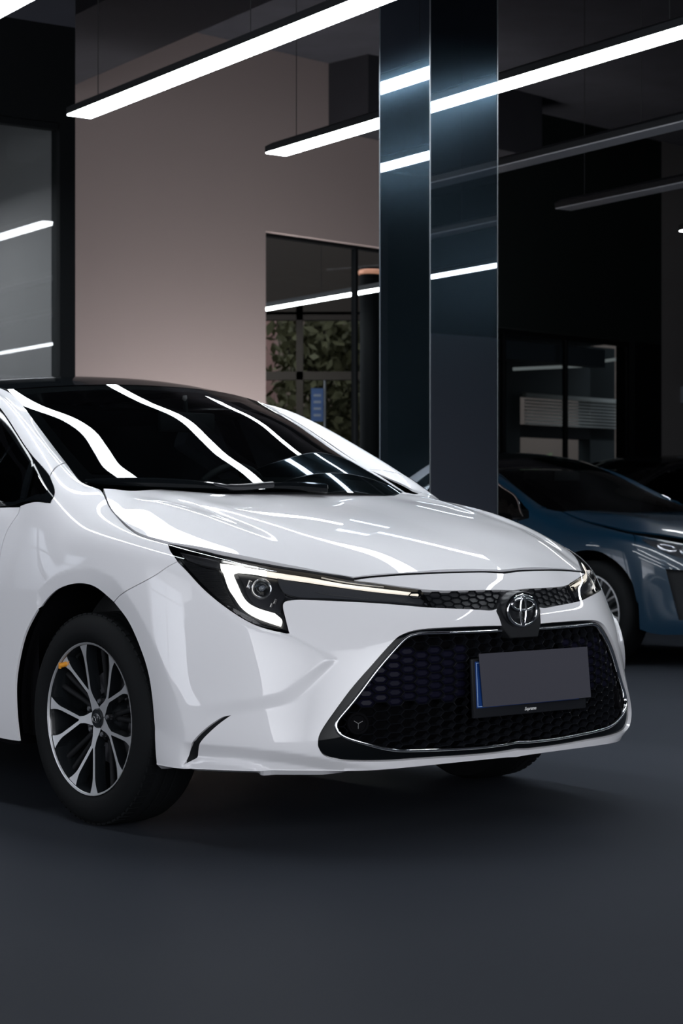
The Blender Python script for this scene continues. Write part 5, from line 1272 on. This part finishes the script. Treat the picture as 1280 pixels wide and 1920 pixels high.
# ================================================================== the two cars behind
SIDE.disp = None; HOOD.disp = None
def parked_car(label, paint, pos, yaw, dash=.22, sx=1.03, sz=.96, rim_r=.228):
    def warp(G):
        G = G.copy(); x = G[..., 0]; G[..., 0] = (x - dash * sstep((.15 - x) / .45)) * sx; G[..., 2] = G[..., 2] * (1 + (sz - 1) * sstep((G[..., 2] - .3) / .6)); G[..., 1] *= 1.03
        return G
    def mk(S, sym=None):
        T = Surf(warp(S.G), S.na, S.nb); T.flip = S.flip; return T
    S, H, W, R, B = mk(SIDE), mk(HOOD), mk(WS), mk(ROOF), mk(RS)
    root = empty('car', (pos[0], pos[1], 0), yaw - PI/2, label, 'car')
    def conv(poly_src, src, dst):   # the same (a,b) outline on the warped sheet
        return dst.st(src.ab(poly_src))
    hh = .03
    sl = lambda pts: S.line(pts, closed=True, step=.03)
    wx = lambda x: (x - dash * float(sstep(np.array([(.15 - x) / .45]))[0])) * sx
    bump = S.line([('p',0,8.9,'k'),('p',1.5,8.9),('p',3,8.9),('p',5.0,8.95),('p',7.2,8.95,'k'),('p',7.2,5,'k')] + [('s', .352, .55), ('s', .392, .40), ('s', .40, .24, 'k'), ('p',6,0), ('p',3,0), ('p',0,0,'k')], closed=True, step=.02)
    intake = S.line([('p',3.6,1.2,'k'),('p',5.4,1.0,'k'),('p',5.9,3.6,'k'),('p',4.6,3.8,'k')], closed=True, step=.02)
    grl = S.line([('p',0.01,6.9,'k'),('p',2.2,6.9,'k'),('p',2.5,4.6,'k'),('p',1.6,2.6,'k'),('p',.01,2.4,'k')], closed=True, step=.02)
    lamp = S.line([('p',3.0,6.9,'k'),('p',4.5,7.2),('p',6.2,7.3),('p',6.9,6.9,'k'),('p',6.6,5.9),('p',5.8,5.0,'k'),('p',4.4,4.6),('p',3.3,4.9,'k')], closed=True, step=.02)
    patch('bumper_cover', S, bump, paint, root, holes=[intake, grl, lamp], sides='both', h=hh, flange=.02)
    patch('side_intake', S, inset(intake, -.01), M['matte_black'], root, off=-.03, sides='both', h=.05, flange=.0)
    patch('grille', S, inset(grl, -.01), M['gloss_black'], root, off=-.02, sides='both', h=.05, flange=.0)
    for k in range(5):
        ribbon('grille_bar', S, S.line([('p', .3 + .4 * k, 6.7), ('p', .3 + .4 * k, 3.0)], step=.03), M['steel'], root, width=.008, height=.01, sides='both', off=-.012)
    for sd in ('near', 'far'):
        hd = patch('headlight', S, lamp, M['lens'], root, off=.012, sides=sd, h=.03, flange=.02)[0]
        patch('lamp_housing', S, inset(lamp, .004), M['lampgrey'], hd, off=.004, sides=sd, h=.03, flange=0)
        for a0 in (4.0, 4.9, 5.8):
            ring_ = S.line([('p', a0 + .36 * math.cos(t), 5.95 + .62 * math.sin(t) + .12 * (a0 - 4.9)) for t in np.linspace(0, 2*PI, 9)[:-1]], closed=True, step=.01)
            rb = ribbon('light_ring', S, ring_, M['reflector'], hd, width=.024, height=.006, sides=sd, closed=True, off=.006)
    arch = [('s', .392, .40), ('s', .352, .52), ('s', .26, .625), ('s', .13, .695), ('s', 0, .715), ('s', -.14, .69), ('s', -.26, .625), ('s', -.35, .52), ('s', -.385, .40), ('s', -.40, .24)]
    arch = [(q[0], q[1] * .985, q[2]) for q in arch]
    f = [('p',7.25,8.95,'k')] + [('p', c, 8.95) for c in (8, 9, 10)] + [('p',11,8.95,'k'),('p',11.7,8.6,'k'),('p',12.2,7.0,'k'),('p',11.9,6.1,'k'),('p',12.6,5.8,'k'),('p',12.8,3),('p',12.6,0,'k')]
    fen = S.line(f + arch[::-1][0:1] + arch[::-1][1:-1] + [arch[0], ('p',7.2,5.2,'k')], closed=True, step=.03)
    patch('fender', S, inset(fen, .002), paint, root, sides='both', h=hh, flange=.015)
    P_ = [('p',12.7,5.9,'k'),('p',14,5.85),('p',16.8,5.85,'k'),('p',16.9,3),('p',16.9,.4,'k'),('p',14,.4),('p',12.7,.4,'k'),('p',12.9,3)]
    patch('door', S, inset(S.line(P_, closed=True, step=.04), .002), paint, root, sides='both', h=.05, flange=.01)
    P_ = [('p',17.0,5.85,'k'),('p',19.6,5.85,'k'),('p',19.2,3.5),('p',18.6,2),('p',18.4,.4,'k'),('p',17.0,.4,'k'),('p',17.0,3)]
    patch('door', S, inset(S.line(P_, closed=True, step=.04), .002), paint, root, sides='both', h=.05, flange=.01)
    rr = lambda x, z: ('s', (x - dash) * sx, z)
    P_ = [('p',19.7,5.85,'k'),('p',21.5,5.9),('p',23,5.9),('p',25,5.9,'k'),('p',25,0,'k'),('p',23,0),('p',22.2,0,'k'), rr(-3.06,.42), rr(-2.98,.56), rr(-2.86,.66), rr(-2.70,.70), rr(-2.54,.66), rr(-2.42,.58), ('p',19.3,3.5)]
    patch('rear_wing', S, inset(S.line(P_, closed=True, step=.04), .002), paint, root, sides='both', h=.05, flange=.01)
    side_g = S.line([('p',12.3,6.15,'k'),('p',13.2,6.9),('p',14.2,6.95),('p',16,6.95),('p',19,6.95),('p',20.6,6.9,'k'),('p',21,6.2,'k'),('p',17,6.1)], closed=True, step=.03)
    patch('side_window', S, side_g, M['sideglass'], root, off=-.004, sides='both', h=.05, flange=0)
    chrome_ = S.line([('p',12.3,6.12),('p',13.2,6.95),('p',14.2,7.0),('p',16,7.0),('p',19,7.0),('p',20.6,6.95),('p',21,6.2)], step=.03)
    ribbon('window_moulding', S, chrome_, M['chrome'], root, width=.012, height=.004, sides='both')
    pil_ = S.line([('p',12.0,6.7,'k'),('p',13.2,7.0),('p',14.2,7.05),('p',16,7.05),('p',19,7.05),('p',20.6,7.0),('p',21.1,6.2),('p',21.3,5.95,'k'),('p',22,5.95,'k'),('p',22,9,'k'),('p',20,9),('p',18,9),('p',16,9),('p',14,9),('p',12.0,9,'k')], closed=True, step=.03)
    patch('roof_pillar', S, pil_, paint, root, sides='both', h=.04, flange=.01)
    hood = H.line([('t',.85,0,'k'),('t',.84,.2),('t',.775,.36),('t',.72,.48,'k'),('t',.62,.56),('t',.50,.65),('t',.28,.76),('t',wx(.12),.77),('t',wx(-.0),.75),('t',wx(-.12),.72),('t',wx(-.18),.70,'k'),('t',wx(-.13),.5),('t',wx(-.07),.3),('t',wx(-.04),0,'k')], closed=True, step=.03)
    patch('hood', H, hood, paint, root, sides='full', h=hh, flange=.01, centre=True)
    patch('windshield', W, conv(ws_o, WS, W), M['windshield'], root, sides='full', h=.05, flange=0)
    for nm, T, src, m_ in (('roof_panel', R, ROOF, M['gloss_black']), ('rear_screen', B, RS, M['sideglass'])):
        i, j = (5, 3)[nm == 'rear_screen'], 39
        o = T.st([(0, 0), (0, j), (i, j), (i, 0)]); o = np.concatenate([resample(np.array([o[k], o[(k+1) % 4]]), .05)[:-1] for k in range(4)])
        patch(nm, T, o, m_, root, sides='full', h=.06, flange=.0, centre=True)
    mb = MB()
    V = [(wx(p[0]), p[1] * 1.03, p[2] * sz) for p in T_] ; V = [(wx(-3.3), 0, 1.06 * sz)] + V + [(p[0], -p[1], p[2]) for p in V[:-1][::-1]]
    n = len(V); mb.add(V, [(0, i, i+1) for i in range(1, n-1)] + [(0, n-1, 1)]); mb.build('boot_lid', paint, root, angle=60)
    mb = MB(); P, F = shell('', S, 0, 7.0, .3, 4.6, -.06, None, None); mb.add(P, F); mb.add(P * [1, -1, 1], F[:, ::-1]); P, F = shell('', S, 12.4, 24.9, .2, 5.6, -.05, None, None); mb.add(P, F); mb.add(P * [1, -1, 1], F[:, ::-1])
    mb.box((-3.5, -.55, .2), (.6, .55, .24)); mb.build('inner_frame', M['void_black'], root)
    mb = MB(); mb.prism([(wx(-.1),.86),(wx(-.42),.92),(wx(-.75),.90),(wx(-.78),.55),(wx(-.1),.55)], -.66, .66, 'y'); mb.build('dashboard', M['interior'], root, angle=40)
    for y in (-.36, .36):
        mb = MB(); mb.prism([(-1.4,.42),(-1.4,.56),(-1.85,.58),(-2.1,1.06),(-2.2,1.04),(-2.05,.42)], y - .25, y + .25, 'y'); se = mb.build('front_seat', M['interior'], root, angle=30, bevel=.04)
        mb = MB(); mb.box((-2.22, y - .13, 1.06), (-2.12, y + .13, 1.24)); mb.build('head_restraint', M['interior'], se, bevel=.04)
    mb = MB(); mb.box((-.98, -.13, 1.17), (-.96, .13, 1.24)); mb.build('rear_view_mirror', M['interior'], root, bevel=.008)
    for sy in (-1, 1):
        mb = MB(); c = Vector((-.84, sy * .99, .98)); V = []; n = 16
        for (dx, s_) in ((.085, .25), (.07, .62), (.03, .92), (-.03, 1.0), (-.06, .97)): V += [c + Vector((dx, .105 * s_ * math.cos(t), .068 * s_ * math.sin(t))) for t in np.linspace(0, 2*PI, n, endpoint=False)]
        F = [(r*n+i, r*n+(i+1) % n, (r+1)*n+(i+1) % n, (r+1)*n+i) for r in range(4) for i in range(n)] + [tuple(range(n)), tuple(4*n+i for i in range(n))]
        mb.add(V, F); dm = mb.build('door_mirror', paint, root, angle=50)
        mb = MB(); mb.tube([(-.80, sy * .84, .93), (-.84, sy * .93, .95)], .02, 8); mb.build('mirror_stalk', M['gloss_black'], dm)
    for x in (0, (-2.70 - dash) * sx):
        for sd in (-1, 1):
            w = empty('wheel'); w.parent = root; w.location = (x, sd * .79, .325); w.rotation_euler = (0, 0, 0 if sd < 0 else PI)
            mb = MB(); mb.lathe([(.236,-.09),(.25,-.108),(.27,-.112),(.30,-.104),(.318,-.085),(.325,-.06),(.325,.06),(.318,.09),(.27,.11),(.236,.09)], 56, 'y'); mb.build('tyre', M['rubber'], w, angle=40)
            mb = MB(); mb.lathe([(.238,-.092),(.240,-.098),(.232,-.099),(.228,-.088),(.22,.0),(.215,.09)], 56, 'y'); mb.build('rim_barrel', M['alloy'], w, angle=50)
            mb = MB(); mb.lathe([(.001,.0),(.216,.0)], 40, 'y'); mb.build('brake_disc', M['alloy_dark'], w)
            mb = MB()
            for k in range(10):
                for sg in (-1, 1):
                    a = 2*PI*k/10; b = a + sg * .13
                    mb.tube([(.04*math.cos(a), -.05, .04*math.sin(a)), (.14*math.cos(a + sg*.06), -.072, .14*math.sin(a + sg*.06)), (.232*math.cos(b), -.09, .232*math.sin(b))], [.010, .007, .008], 6)
            mb.lathe([(.001,-.07),(.03,-.07),(.05,-.055),(.05,-.02)], 24, 'y'); mb.build('spokes', M['alloy'], w, angle=50)
            mb = MB(); V = []; n = 24
            for r, y in ((.385, -.05), (.385, .22), (.02, .22)):
                for k in range(n + 1):
                    t = PI * 1.16 * k / n - PI * .08; V.append((r * math.cos(t), y, r * math.sin(t)))
            F = [(i*(n+1)+k, i*(n+1)+k+1, (i+1)*(n+1)+k+1, (i+1)*(n+1)+k) for i in range(2) for k in range(n)]
            mb.add(V, F); mb.build('wheel_housing', M['void_black'], w)
    return root
M['blue_paint'] = mat('blue_paint', (.001, .022, .048), .35, coat=1.0, coat_rough=.02)
M['black_paint'] = mat('black_paint', (.004, .004, .005), .3, coat=1.0)
parked_car('dark blue car parked behind the white saloon, its front wheel and headlight in view', M['blue_paint'], (2.20, 12.42), math.radians(42))
parked_car('black car parked farthest back on the right, behind the blue one', M['black_paint'], (1.70, 17.08), math.atan2(-.85, .53), dash=.05, sz=1.04)
